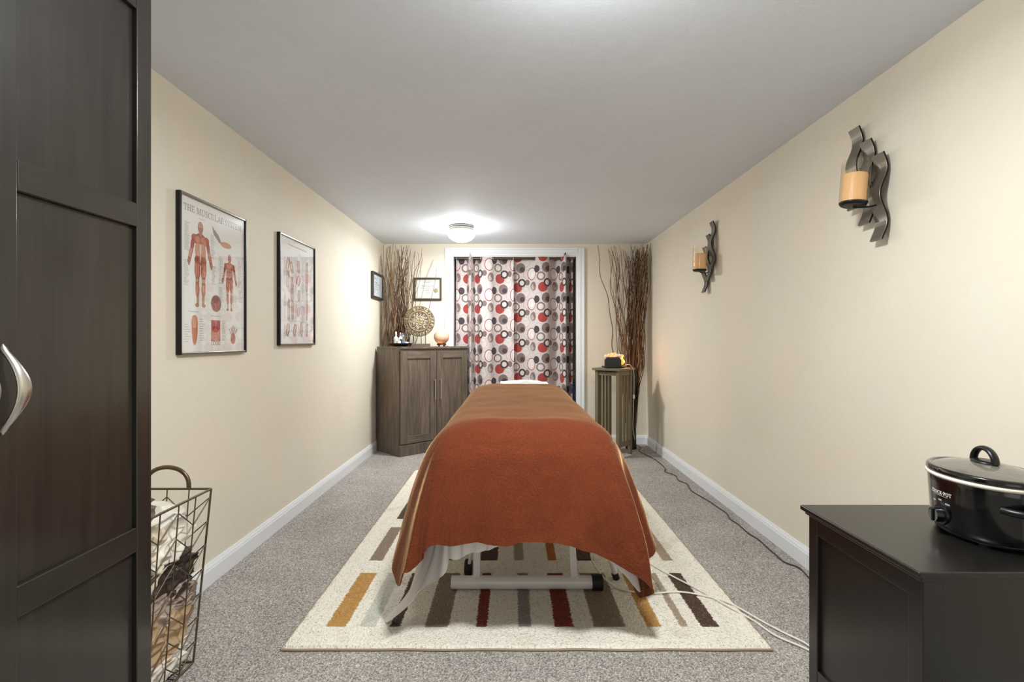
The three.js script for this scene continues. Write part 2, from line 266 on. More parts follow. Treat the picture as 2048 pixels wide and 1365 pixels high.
const posterA = canvasTex(768, 1024, (c, w, h) => {
  c.fillStyle = '#efece6'; c.fillRect(0, 0, w, h);
  c.fillStyle = '#6f6a64'; c.font = '58px serif'; c.textAlign = 'center'; c.fillText('THE MUSCULAR SYSTEM', w / 2, 92);
  tinyLines(c, 200, 118, 110, 1, 8);
  figure(c, 215, 135, 590, false); figure(c, 565, 300, 430, true);
  for (const [x, y, n] of [[48, 170, 20], [330, 200, 18], [44, 420, 18], [345, 420, 14], [430, 330, 22], [680, 330, 22], [430, 560, 12], [690, 560, 10]]) tinyLines(c, x, y, 52, n, 9.5);
  c.fillStyle = '#9a8c86'; c.beginPath(); c.moveTo(345, 130); c.lineTo(365, 190); c.lineTo(430, 235); c.lineTo(470, 250); c.lineTo(430, 190); c.lineTo(370, 150); c.fill();
  c.fillStyle = '#cf9a72'; c.beginPath(); c.ellipse(520, 240, 70, 22, 0, 0, 7); c.fill();
  // head section, torso section, foot and hand
  c.fillStyle = '#8c7166'; c.beginPath(); c.ellipse(395, 680, 62, 60, 0, 0, 7); c.fill(); c.fillStyle = '#b05b50'; c.beginPath(); c.ellipse(395, 690, 34, 46, 0, 0, 7); c.fill();
  c.fillStyle = '#c9685a'; c.fillRect(335, 800, 110, 150); c.fillStyle = '#a83d38'; c.beginPath(); c.ellipse(362, 835, 24, 34, 0, 0, 7); c.fill(); c.beginPath(); c.ellipse(420, 835, 24, 34, 0, 0, 7); c.fill(); c.strokeStyle = '#e3b6a0'; c.lineWidth = 4; for (let i = 0; i < 7; i++) { c.beginPath(); c.moveTo(345, 880 + i * 9); c.quadraticCurveTo(390, 900 + i * 9, 436, 880 + i * 9); c.stroke(); } c.strokeStyle = '#7d4b3a'; c.lineWidth = 3; for (let i = 0; i < 4; i++) { c.beginPath(); c.arc(350 + i * 26, 965, 12, 0, 7); c.stroke(); }
  c.fillStyle = '#c76c37'; c.beginPath(); c.moveTo(120, 850); c.quadraticCurveTo(112, 780, 150, 775); c.quadraticCurveTo(190, 775, 184, 850); c.quadraticCurveTo(182, 930, 165, 965); c.quadraticCurveTo(150, 985, 138, 965); c.quadraticCurveTo(122, 930, 120, 850); c.fill(); c.strokeStyle = '#e8c9a8'; c.lineWidth = 3; for (let i = 0; i < 5; i++) { c.beginPath(); c.moveTo(126 + i * 13, 785); c.lineTo(140 + i * 6, 860); c.stroke(); }
  tinyLines(c, 50, 840, 54, 8, 16); tinyLines(c, 205, 800, 54, 10, 16); tinyLines(c, 90, 752, 150, 1, 8); tinyLines(c, 330, 770, 130, 1, 8); tinyLines(c, 470, 800, 44, 16, 9.5);
  c.strokeStyle = '#b06a55'; c.lineWidth = 7; for (let i = 0; i < 5; i++) { c.beginPath(); c.moveTo(610, 930); c.lineTo(560 + i * 26, 830 + Math.abs(i - 2) * 14); c.stroke(); } c.fillStyle = '#b87762'; c.beginPath(); c.ellipse(612, 930, 34, 42, 0, 0, 7); c.fill();
});
const posterB = canvasTex(768, 1024, (c, w, h) => {
  c.fillStyle = '#f0eeec'; c.fillRect(0, 0, w, h);
  c.fillStyle = '#847d78'; c.fillRect(180, 60, 408, 8);
  const limb = (x, y, l, wd, rot) => { c.save(); c.translate(x, y); c.rotate(rot); for (const [o, col] of [[-0.35, '#b98573'], [0.3, '#9d6e64'], [0, '#d7c7b6']]) { c.fillStyle = col; c.beginPath(); c.ellipse(o * wd, 0, wd * 0.42, l / 2, 0, 0, 7); c.fill(); } c.restore(); };
  for (const [x, y, l, wd, r] of [[170, 260, 150, 46, 0.3], [250, 280, 120, 40, -0.4], [400, 250, 130, 42, 0], [600, 330, 330, 40, 0.02], [170, 400, 170, 40, 0.15], [260, 430, 130, 36, -0.2], [400, 390, 110, 56, 0.5], [260, 540, 120, 40, 0], [410, 540, 120, 38, 0.1], [600, 620, 330, 30, 0], [190, 690, 210, 34, 0.05], [270, 690, 200, 34, -0.05], [400, 700, 110, 40, 0.3], [170, 890, 130, 46, 0.3], [320, 890, 130, 44, 0.25], [470, 880, 150, 36, -0.1], [600, 880, 150, 36, 0.1]]) limb(x, y, l, wd, r);
  for (const [x, y, n] of [[90, 200, 30], [330, 200, 30], [480, 200, 40], [680, 220, 40], [90, 560, 26], [330, 600, 20], [480, 620, 22], [90, 850, 14], [390, 850, 12], [680, 840, 14]]) tinyLines(c, x, y, 50, n, 9);
  c.fillStyle = '#d9ccd2'; c.fillRect(440, 640, 110, 90); tinyLines(c, 100, 800, 560, 1, 5);
});
function framed(name, label, category, w, h, pos, turn, tex, fw, fd, mats, group) {   // hangs on a wall: local x right, y up from the bottom, z out
  const g = thing(name, label, category, pos, turn, group), [mSide, mTop] = mats;
  mesh('frame_rail', lb(fw, h, fd, -w / 2 + fw / 2, h / 2, fd / 2, fw * 0.3), mSide, g); mesh('frame_rail', lb(fw, h, fd, w / 2 - fw / 2, h / 2, fd / 2, fw * 0.3), mSide, g);
  mesh('frame_rail', lb(w - 2 * fw, fw, fd, 0, h - fw / 2, fd / 2, fw * 0.3), mTop, g); mesh('frame_rail', lb(w - 2 * fw, fw, fd, 0, fw / 2, fd / 2, fw * 0.3), mTop, g);
  const pw = w - 2 * fw + 0.004, ph = h - 2 * fw + 0.004;
  const bk = new THREE.BoxGeometry(pw, ph, 0.003); bk.translate(0, h / 2, fd * 0.45); mesh('print', bk, std({ map: tex, roughness: 0.7 }), g);
  const gl = new THREE.PlaneGeometry(pw, ph); gl.translate(0, h / 2, fd * 0.72); mesh('glass', gl, M.glassPane, g);
  return g;
}
const chartGroup = undefined;
const frameEdge = std({ color: 0x1a1512, roughness: 0.35, metalness: 0.3 }), frameChrome = std({ color: 0x8d8880, roughness: 0.25, metalness: 0.9 });
framed('anatomy_chart', 'framed muscular system chart with a standing figure and grey title', 'poster', 0.53, 0.70, V(LX, 1.08, 2.375), Math.PI / 2, posterA, 0.012, 0.022, [frameEdge, frameChrome]);
framed('anatomy_chart', 'framed chart of limb details without a standing figure, glass washed by reflections', 'poster', 0.545, 0.69, V(LX, 1.112, 3.29), Math.PI / 2, posterB, 0.012, 0.022, [frameEdge, frameChrome]);
const scribble = (c, cx, y, w, sz) => { c.strokeStyle = '#5d5c55'; c.lineWidth = sz * 0.16; let x = cx - w / 2; c.beginPath(); c.moveTo(x, y); while (x < cx + w / 2) { if (rnd() < 0.12) { x += sz * 0.5; c.moveTo(x, y); } x += sz * 0.3; c.lineTo(x, y - sz * (0.1 + 0.7 * rnd())); x += sz * 0.16; c.lineTo(x, y); } c.stroke(); };
const certA = canvasTex(512, 400, (c, w, h) => {
  c.fillStyle = '#e6ebe2'; c.fillRect(0, 0, w, h); c.strokeStyle = '#cdbfa6'; c.lineWidth = 10; c.strokeRect(14, 14, w - 28, h - 28);
  scribble(c, 262, 62, 210, 26); scribble(c, 258, 98, 120, 16); scribble(c, 260, 146, 230, 28); scribble(c, 256, 182, 330, 14); scribble(c, 258, 230, 160, 26); scribble(c, 258, 252, 160, 12); scribble(c, 260, 274, 110, 16); scribble(c, 262, 304, 170, 12); scribble(c, 370, 326, 60, 14);
  c.fillStyle = '#6d6440'; c.beginPath(); c.arc(424, 236, 44, 0, 7); c.fill(); c.fillStyle = '#b8ab6a'; c.beginPath(); c.arc(424, 236, 30, 0, 7); c.fill(); c.fillStyle = '#7c6d42'; c.beginPath(); c.arc(415, 240, 13, 0, 7); c.fill();
});
const certB = canvasTex(400, 300, (c, w, h) => { c.fillStyle = '#dfe7ee'; c.fillRect(0, 0, w, h); scribble(c, 110, 60, 90, 30); scribble(c, 160, 110, 130, 18); scribble(c, 200, 140, 210, 22); scribble(c, 200, 170, 240, 12); scribble(c, 200, 200, 200, 12); c.strokeStyle = '#9aa3ab'; c.lineWidth = 4; c.beginPath(); c.arc(80, 220, 28, 0, 7); c.stroke(); });
framed('certificate', 'dark framed certificate with a gold seal on the end wall', 'certificate', 0.31, 0.252, V(-0.931, 1.588, BACK), 0, certA, 0.022, 0.022, [M.frameDark, M.frameDark]);
framed('certificate', 'dark framed certificate with a pale blue sheet on the chart wall', 'certificate', 0.40, 0.27, V(LX, 1.578, 5.225), Math.PI / 2, certB, 0.024, 0.03, [M.frameDark, M.frameDark]);

// ---------------------------------------------------------------- candle sconces
const candleTex = dataTex(128, (x, y) => { const v = nz(x / 128 * 6, y / 128 * 3, 2) * 10 + nz(x / 128 * 22, y / 128 * 2, 6) * 5; return [cl(236 + v), cl(196 + v), cl(150 + v)]; });
M.wax = phys({ map: candleTex, roughness: 0.55, sheen: 0.2 });
M.holderGlass = phys({ color: 0xfff8ec, roughness: 0.03, transmission: 1, thickness: 0, ior: 1.6, side: THREE.DoubleSide });
M.ribbon = std({ color: 0x827d74, metalness: 0.75, roughness: 0.4 });
function sconce(label, d0, yTop, flip) {                             // d0: depth of the near edge of the lowest ribbon's band (near) or highest (flip)
  const g = thing('wall_sconce', label, 'sconce', V(RX, yTop - 0.5, d0), 0);
  const W = (geo) => toLocal(geo, g), xm = RX - 0.031, len = 0.342, wid = 0.062;
  const ribbonX = (t) => xm + 0.0145 * Math.cos((t * len - 0.058) / 0.21 * 2 * Math.PI);
  for (let i = 0; i < 3; i++) {
    const dn = d0 + i * 0.069, y1 = yTop + (flip ? -i : i) * 0.08 - (flip ? 0 : 0.16);
    const face = new THREE.Shape(), n = 40, th = 0.0036, outer = [], inner = [];
    for (let k = 0; k <= n; k++) { const t = k / n, x = ribbonX(t), e = 0.004, dx = (ribbonX(t + e) - ribbonX(t - e)) / (2 * e * len), l = Math.hypot(1, dx); outer.push([x - th / l, -t * len - th * dx / l]); inner.push([x + th / l, -t * len + th * dx / l]); }
    [...outer, ...inner.reverse()].forEach(([x, y], k) => k ? face.lineTo(x, y) : face.moveTo(x, y));
    const ex = new THREE.ExtrudeGeometry(face, { depth: wid, bevelEnabled: true, bevelSize: 0.0008, bevelThickness: 0.0008, bevelSegments: 1, steps: 1 });
    ex.translate(0, y1, -(dn + wid)); mesh('ribbon', W(BGU.toCreasedNormals(ex, 0.6)), [M.ironDark, M.ribbon], g);
    if (i < 2) { const yc = Math.min(y1, y1 + (flip ? -0.08 : 0.08)) - 0.1; mesh('link_bar', W(rod(V(ribbonX((y1 - yc) / len), yc, dn + 0.055), V(ribbonX((y1 - yc) / len), yc, dn + 0.075), 0.0025)), M.ironDark, g); }
    mesh('wall_peg', W(rod(V(ribbonX(0.17 + 0.02), y1 - 0.062, dn + wid / 2), V(RX - 0.0005, y1 - 0.062, dn + wid / 2), 0.006)), M.ironDark, g);
  }
  const lowI = flip ? 2 : 0, cd = flip ? d0 + 0.04 : d0 + 0.055, cy = yTop - (flip ? 0.359 : 0.358), cx = 1.372, tilt = flip ? -0.02 : -0.085;
  const armD = d0 + (flip ? 0.069 + 0.02 : 0.03);
  mesh('arm', W(tube([V(cx, cy - 0.006, cd), V(cx + 0.03, cy - 0.010, (cd + armD) / 2), V(RX - 0.04, cy - 0.004, armD), V(xm, cy + 0.004, armD)], 0.0034, 20, 8)), M.ironDark, g);
  const cg = new THREE.Group(); cg.name = 'candle_cup'; g.add(cg);
  const put = (geo) => { geo.rotateZ(tilt); geo.translate(cx, cy, -cd); return W(geo); };
  mesh('plate', put(lathe([[0, -0.002], [0.04, -0.002], [0.046, 0.002], [0.05, 0.012], [0.047, 0.012], [0.042, 0.005], [0, 0.005]])), M.ironDark, cg);
  mesh('glass_cylinder', put(new THREE.CylinderGeometry(0.0505, 0.0505, 0.172, 48, 1, true).translate(0, 0.093, 0)), M.holderGlass, cg);
  mesh('candle', put(lathe([[0, 0.006], [0.043, 0.006], [0.0435, 0.01], [0.0435, 0.122], [0.041, 0.126], [0.02, 0.122], [0, 0.12]])), M.wax, cg);
  mesh('wick', put(rod(new THREE.Vector3(0, 0.119, 0), new THREE.Vector3(0.002, 0.131, 0), 0.0012)), M.ironDark, cg);
  return g;
}
sconce('black wavy ribbon candle sconce rising to the doorway end, big shadow on the wall', 1.957, 2.043, false);
sconce('black wavy ribbon candle sconce stepping down towards the curtain wall', 3.615, 2.01, true);

// ---------------------------------------------------------------- curtains
const TW = 0.31, TH = 0.337;
const curtainTex = canvasTex(640, 696, (c, w, h) => {
  c.fillStyle = '#d6cac7'; c.fillRect(0, 0, w, h);
  const k = w / 500, X0 = 130, Y0 = 480, ky = h / 555;
  const all = (f) => { for (let i = -1; i <= 1; i++) for (let j = -1; j <= 1; j++) { c.save(); c.translate(i * w, j * h); f(); c.restore(); } };
  const E = (x, y, rx, ry, fill, stroke, lw) => all(() => { c.beginPath(); c.ellipse((x - X0) * k, (y - Y0) * ky, rx * k, ry * ky, 0, 0, 7); if (fill) { c.fillStyle = fill; c.fill(); } if (stroke) { c.strokeStyle = stroke; c.lineWidth = lw * k; c.stroke(); } });
  for (let i = 0; i < 1400; i++) { c.fillStyle = rnd() < 0.5 ? 'rgba(255,250,248,.35)' : 'rgba(190,170,170,.22)'; c.fillRect(rnd() * w, rnd() * h, 3 + rnd() * 10, 2 + rnd() * 6); }
  E(290, 520, 72, 78, null, '#6f605c', 3); E(530, 385, 68, 72, null, '#6f605c', 3); E(255, 845, 80, 92, '#ddd3d0', '#6f605c', 3); E(505, 640, 44, 60, null, '#8d7b70', 3); E(760, 760, 60, 70, null, '#8d7b70', 2.5);
  E(605, 765, 86, 90, '#a8403b', null); E(290, 672, 46, 54, '#806e6b', null); E(790, 672, 46, 54, '#806e6b', null);
  E(690, 680, 56, 62, '#ddd3d0', '#44383c', 30); E(190, 680, 56, 62, '#ddd3d0', '#44383c', 30);
  E(415, 760, 62, 100, null, '#7b6a60', 3); E(415, 745, 60, 86, '#867470', null); E(400, 760, 34, 52, '#bba8a0', null); E(430, 720, 24, 36, '#83706c', null);
  E(670, 405, 80, 92, '#84736f', '#6b5a56', 3); E(695, 430, 45, 48, '#4c4048', null); E(170, 405, 80, 92, '#84736f', '#6b5a56', 3); E(195, 430, 45, 48, '#4c4048', null);
  E(380, 515, 82, 108, 'rgba(244,236,233,.7)', '#963a35', 13); E(385, 530, 44, 66, null, '#7b6a64', 2.5); E(490, 432, 58, 68, '#483d44', null);
  E(570, 565, 66, 66, '#ddd3d0', '#85756a', 27); E(572, 570, 40, 40, null, '#85756a', 3); E(70, 565, 66, 66, '#ddd3d0', '#85756a', 27);
});
curtainTex.wrapS = curtainTex.wrapT = THREE.RepeatWrapping;
M.curtain = phys({ map: curtainTex, roughness: 0.9, transmission: 0.2, thickness: 0, side: THREE.DoubleSide });
const ROD = BACK + 0.042, RODY = CH + (CV - 517.5) * ROD / FOC;
function curtain(label, prof, redU, redV) {
  const pts = prof.map(([u, o]) => new THREE.Vector3((u - CU) * BACK / FOC, 0, -(ROD - o)));
  const crv = new THREE.CatmullRomCurve3(pts, false, 'centripetal'), N = 220, sp = crv.getSpacedPoints(N), L = crv.getLength();
  const x0 = pts[0].x, x1 = pts[pts.length - 1].x, y0 = 0.02, topOf = (o) => OY - 0.012 + 0.04 * Math.max(0, Math.min(1, (o - 0.067) / 0.01));
  let iRed = 0; sp.forEach((p, i) => { if (Math.abs(p.x - (redU - CU) * BACK / FOC) < Math.abs(sp[iRed].x - (redU - CU) * BACK / FOC)) iRed = i; });
  const sRed = iRed / N * L, yRed = CH + (CV - redV) * BACK / FOC, uRed = (605 - 130) / 500 * TW, vRed = (1 - (765 - 480) / 555) * TH;
  const g = thing('curtain', label, 'curtain', V((x0 + x1) / 2, y0, ROD), 0);
  const geo = grid(N, 60, (a, b) => {
    const p = sp[Math.round(a * N)], o = p.z + ROD, yTop = topOf(o), y = yTop + (y0 - yTop) * b, k = 1 + 0.25 * b, sway = 0.008 * Math.sin(y * 2.3 + p.x * 9) * b;
    return [p.x + 0.01 * b * Math.sin(p.x * 14 + 1), y, p.z + o * (k - 1) * 0.5 + sway, (a * L - sRed + uRed) / TW, (y - yRed + vRed) / TH];
  });
  mesh('drape', toLocal(geo, g), M.curtain, g);
  // grommets where the cloth passes the rod
  for (let i = 3; i < N - 3; i++) { const a = sp[i - 1].z + ROD, b = sp[i].z + ROD; if (a * b <= 0 && a !== b) { const t = new THREE.TorusGeometry(0.019, 0.004, 8, 24), dir = new THREE.Vector3().subVectors(sp[i], sp[i - 1]).normalize(), nrm = new THREE.Vector3(dir.z, 0, -dir.x); t.applyQuaternion(new THREE.Quaternion().setFromUnitVectors(new THREE.Vector3(0, 0, 1), nrm)); t.translate(sp[i].x, RODY, sp[i].z); mesh('grommet', toLocal(t, g), M.steel, g); } }
  return g;
}
curtain('circle print curtain panel hanging next to the corner cabinet', [[912, 0.02], [916, -0.03], [924, -0.05], [932, -0.04], [937, 0.04], [941, 0.082], [945, 0.01], [950, -0.058], [956, -0.02], [963, 0.03], [972, 0.045], [982, 0.03], [990, -0.01], [1000, -0.042], [1013, -0.05], [1022, -0.03], [1027, 0.02]], 999.5, 556.5);
curtain('circle print curtain panel hanging next to the slatted stand', [[1026, -0.012], [1032, -0.04], [1049, -0.05], [1064, -0.025], [1073, 0.02], [1085, 0.046], [1096, 0.03], [1103, -0.03], [1111, -0.066], [1118, -0.05], [1124, 0.03], [1130, 0.084], [1133, 0.03], [1136, -0.06], [1139, -0.06], [1143, 0.03], [1147, 0.0]], 1086, 574);
single('curtain_rod', 'slim dark metal rod inside the top of the closet opening', 'curtain rod', rod(V(OX0 + 0.013, RODY, ROD), V(OX1 - 0.013, RODY, ROD), 0.011, 16), std({ color: 0x5a554f, metalness: 0.8, roughness: 0.4 }));
// what shows in the gap at the closet's edge
{
  const g = thing('storage_bin', 'blue plastic storage bin standing inside the closet', 'bin', V(0.80, 0, 5.86));
  const blue = std({ color: 0x2c4a86, roughness: 0.5 });
  mesh('body', lb(0.34, 0.64, 0.34, 0, 0.32, 0, 0.03), blue, g); mesh('rim', lb(0.37, 0.03, 0.37, 0, 0.65, 0, 0.012), blue, g);
  const cp = new THREE.IcosahedronGeometry(1, 20), P = cp.attributes.position; for (let i = 0; i < P.count; i++) { const x = P.getX(i), y = P.getY(i), z = P.getZ(i), k = 0.85 + 0.3 * Math.abs(nz(x * 2.5 + 3, y * 3, z * 2.5)); P.setXYZ(i, 0.80 + x * k * 0.17, Math.max(0.6655, 0.73 + y * k * 0.085), -5.86 + z * k * 0.15); }
  cp.deleteAttribute('normal'); cp.deleteAttribute('uv'); const cm = BGU.mergeVertices(cp, 1e-5); cm.computeVertexNormals(); single('clothes_pile', 'grey brown crumpled clothes on top of the blue storage bin', 'clothes', cm, std({ color: 0x9a8d80, roughness: 0.9 }));
}

// ---------------------------------------------------------------- rug
const stripes = [];
const RZ0 = 1.838, RZ1 = 4.36, RXL = (562 - CU) * RZ0 / FOC, RXR = (1545 - CU) * RZ0 / FOC, RT = 0.014;
{
  const SH = 571, sx = (u, v) => (u - CU) * (CH - RT) / (v - CV);
  const row = (d0, d1, bars) => bars.forEach(([a, b, col]) => stripes.push([a, b, d0, d1, col]));
  const cG = '#b98a4a', cT = '#8a7866', cDB = '#4a372b', cR = '#7c2b1e', cGr = '#8f8a84', cO = '#b5642e', cS = '#c9c9bd', cLT = '#a3927c', cM = '#55302a', cOr = '#d8603a';
  const b1 = (l, col) => [sx(l[0], 1253), sx(l[1], 1253), col], b2 = (l, col) => [sx(l[0], 1121), sx(l[1], 1121), col];
  row(1.972, 2.425, [b1([652, 692], cG), b1([720, 752], cS), b1([780, 800], cDB), b1([850, 897], cT), b1([952, 974], cR), b1([1037, 1062], cGr), b1([1110, 1147], cR), b1([1188, 1250], cT), b1([1293, 1322], cG), b1([1361, 1376], cLT), b1([1403, 1437], cDB)]);
  row(2.568, 3.02, [b2([739, 765], cT), b2([786, 805], cOr), b2([835, 860], cS), b2([880, 905], cT), b2([960, 995], cDB), b2([1028, 1047], cLT), b2([1096, 1113], cO), b2([1155, 1187], cM), b2([1225, 1240], cG), b2([1270, 1300], cGr), b2([1325, 1345], cLT)]);
  const cols = [cG, cT, cDB, cR, cGr, cO, cS, cLT, cM];
  for (const [a, b] of [[3.164, 3.616], [3.76, 4.21]]) { let x = RXL + 0.12; while (x < RXR - 0.15) { const wd = rr(0.04, 0.11); stripes.push([x, x + wd, a, b, cols[Math.floor(rnd() * cols.length)]]); x += wd + rr(0.06, 0.1); } }
  const w = 1024, h = 1420, kx = w / (RXR - RXL), ky = h / (RZ1 - RZ0);
  const tex = canvasTex(w, h, (c) => {
    c.fillStyle = '#f0e9db'; c.fillRect(0, 0, w, h);
    for (const [a, b, d0, d1, col] of stripes) {
      c.fillStyle = col; const x0 = (a - RXL) * kx, x1 = (b - RXL) * kx, yT = h - (d1 - RZ0) * ky, yB = h - (d0 - RZ0) * ky;
      c.fillRect(x0 + 2, yT, x1 - x0 - 4, yB - yT); for (let y = yT; y < yB; y += 2) { const e0 = (rnd() - 0.5) * 4, e1 = (rnd() - 0.5) * 4; c.fillRect(x0 + e0, y + (rnd() - 0.5) * 2, x1 - x0 + e1 - e0, 2.8); }
    }
    for (let i = 0; i < 90000; i++) { const s = 1 + rnd() * 2.2, q = rnd(); c.fillStyle = q < 0.5 ? `rgba(70,50,30,${0.05 + rnd() * 0.16})` : `rgba(255,248,232,${0.05 + rnd() * 0.16})`; c.fillRect(rnd() * w, rnd() * h, s, s * 1.3); }
    for (let i = 0; i < 60; i++) { c.fillStyle = `rgba(90,66,40,${0.04 + rnd() * 0.05})`; c.beginPath(); c.ellipse(rnd() * w, rnd() * h, 8 + rnd() * 30, 6 + rnd() * 24, rnd() * 3, 0, 7); c.fill(); }
  });
  const spR = speckle(512, [128, 128, 128], 100, 2), rb = dataTex(512, spR.bump, false);
  rb.repeat.set(2.6, 3.6);
  const mat = std({ map: tex, bumpMap: rb, bumpScale: 0.012, roughness: 1 });
  const g = thing('area_rug', 'cream rug with rows of coloured bars under the massage table', 'rug', V((RXL + RXR) / 2, 0, (RZ0 + RZ1) / 2));
  const pile = grid(220, 300, (a, b) => {
    const x = RXL + (RXR - RXL) * a, d = RZ0 + (RZ1 - RZ0) * b, e = Math.min(a * (RXR - RXL), (1 - a) * (RXR - RXL), b * (RZ1 - RZ0), (1 - b) * (RZ1 - RZ0));
    const y = RT * Math.min(1, 0.35 + e / 0.012) + 0.0016 * nz(x * 30, d * 30, 1) + 0.0012 * nz(x * 90, d * 90, 4);
    return [x + (a < 0.01 || a > 0.99 ? 0.003 * nz(d * 20, 3) : 0), Math.max(0.003, y), -(d + (b < 0.01 ? 0.005 * nz(x * 6, 2) : 0)), a, b];
  });
  mesh('pile', toLocal(pile, g), mat, g);
  const bindM = std({ color: 0x9c8c76, roughness: 0.9 });
  const bind = []; for (let i = 0; i <= 60; i++) { const x = RXL + (RXR - RXL) * i / 60; bind.push(V(x, 0.0045 + 0.0008 * nz(x * 8, 7), RZ0 + 0.005 * nz(x * 6, 2) - 0.001)); }
  mesh('edge_binding', toLocal(tube(bind, 0.0045, 120, 7), g), bindM, g);
  for (const x of [RXL, RXR]) { const p = []; for (let i = 0; i <= 60; i++) { const d = RZ0 + (RZ1 - RZ0) * i / 60; p.push(V(x + 0.003 * nz(d * 20, 3), 0.0045, d)); } mesh('edge_binding', toLocal(tube(p, 0.0042, 120, 7), g), bindM, g); }
}

// ---------------------------------------------------------------- massage table
const TXL = -0.33, TXR = 0.43, TZ0 = 1.905, TZ1 = 3.86, TTOP = 0.80;
{
  const g = thing('massage_table', 'massage table on a white tubular steel base under the rust blanket', 'massage table', V(0.05, 0, 2.9));
  const W = (x) => toLocal(x, g);
  const sh = new THREE.Shape(); for (let i = 0; i < 160; i++) { const [x, d] = edgeLoop(i / 40, 0.05); i ? sh.lineTo(x, d) : sh.moveTo(x, d); }
  const tg = new THREE.ExtrudeGeometry(sh, { depth: 0.05, bevelEnabled: true, bevelSize: 0.02, bevelThickness: 0.012, bevelSegments: 3 }); tg.rotateX(-Math.PI / 2); tg.translate(0, TTOP - 0.185, 0);
  mesh('tabletop', W(tg), std({ color: 0xd8d2c6, roughness: 0.6 }), g);
  const fy = RT + 0.031, fz = 2.268;
  const foot = (name, a, b, r) => mesh(name, W(rod(a, b, r, 24)), M.whiteMetal, g);
  for (const z of [fz, 3.45]) {
    const x0 = (903 - CU) * fz / FOC, x1 = (1184 - CU) * fz / FOC;
    foot('foot_tube', V(x0, fy, z), V(x1, fy, z), 0.0285);
    mesh('end_cap', W(rod(V(x1 - 0.002, fy, z), V(x1 + 0.046, fy, z), 0.0345, 24)), M.rubber, g);
    for (const [u0, u1, s] of [[954, 955, 1], [1148, 1142, -1]]) {
      const b = V((u0 - CU) * fz / FOC, fy + 0.018, z), t = V((u0 - CU) * fz / FOC - 0.001 - (s < 0 ? 0.03 : -0.004), TTOP - 0.19, z);
      const d = new THREE.Vector3().subVectors(t, b), bar = new RoundedBoxGeometry(0.03, d.length(), 0.03, 2, 0.004);
      bar.applyQuaternion(new THREE.Quaternion().setFromUnitVectors(new THREE.Vector3(0, 1, 0), d.clone().normalize())); bar.translate((b.x + t.x) / 2, (b.y + t.y) / 2, (b.z + t.z) / 2);
      mesh('upright', W(bar), M.whiteMetal, g);
      mesh('weld_collar', W(new THREE.TorusGeometry(0.019, 0.004, 8, 20).rotateX(Math.PI / 2).translate(b.x, fy + 0.027, b.z)), M.whiteMetal, g);
    }
  }
  const wx = (937 - CU) * 2.4 / FOC;
  const wheel = lathe([[0, -0.019], [0.03, -0.019], [0.036, -0.016], [0.0385, -0.008], [0.0385, 0.008], [0.036, 0.016], [0.03, 0.019], [0, 0.019]], 32); wheel.rotateZ(Math.PI / 2); wheel.translate(wx, RT + 0.0395, -2.4);
  mesh('transport_wheel', W(wheel), M.rubber, g);
  mesh('wheel_bracket', W(rod(V(wx, RT + 0.04, 2.4), V(wx + 0.03, 0.2, 2.29), 0.008)), M.whiteMetal, g);
  mesh('brace', W(rod(V(0.30, 0.6, 2.32), V(0.487, RT + 0.03, 2.36), 0.013, 12)), M.whiteMetal, g);
  mesh('brace_foot', W(rod(V(0.484, RT + 0.03, 2.359), V(0.494, RT + 0.003, 2.362), 0.016, 12)), M.rubber, g);
}
// drape: edge loop of the table top joined to a hem loop
function edgeLoop(p, inset, r = 0.15) {                              // p in [0, 4): front, right, back, left
  p = ((p % 4) + 4) % 4; const x0 = TXL + inset, x1 = TXR - inset, z0 = TZ0 + inset, z1 = TZ1 - inset, k = Math.floor(p), f = p - k;
  let x, d; if (k === 0) { x = x0 + (x1 - x0) * f; d = z0; } else if (k === 1) { x = x1; d = z0 + (z1 - z0) * f; } else if (k === 2) { x = x1 - (x1 - x0) * f; d = z1; } else { x = x0; d = z1 - (z1 - z0) * f; }
  const cx = Math.max(x0 + r, Math.min(x1 - r, x)), cd = Math.max(z0 + r, Math.min(z1 - r, d)), vx = x - cx, vd = d - cd, l = Math.hypot(vx, vd) || 1;
  return [cx + vx / l * Math.min(l, r), cd + vd / l * Math.min(l, r)];
}
function hemCurve(ctrl) {                                            // monotone-ish interpolation of [p, x, y, d]
  const n = ctrl.length, get = (i) => { const k = ((i % n) + n) % n, c = ctrl[k]; return [c[0] + 4 * Math.floor(i / n), c[1], c[2], c[3]]; };
  return (p) => { p = ((p % 4) + 4) % 4; let i = n - 1; for (let k = 0; k < n; k++) if (ctrl[k][0] <= p) i = k; if (p < ctrl[0][0]) i = -1;
    const a = get(i), b = get(i + 1), z = get(i - 1), c = get(i + 2), h = b[0] - a[0], t = (p - a[0]) / h, t2 = t * t, t3 = t2 * t, out = [];
    for (let m = 1; m <= 3; m++) { const ma = (b[m] - z[m]) / (b[0] - z[0]) * h, mb = (c[m] - a[m]) / (c[0] - a[0]) * h; out.push((2 * t3 - 3 * t2 + 1) * a[m] + (t3 - 2 * t2 + t) * ma + (-2 * t3 + 3 * t2) * b[m] + (t3 - t2) * mb); }
    return out; };
}
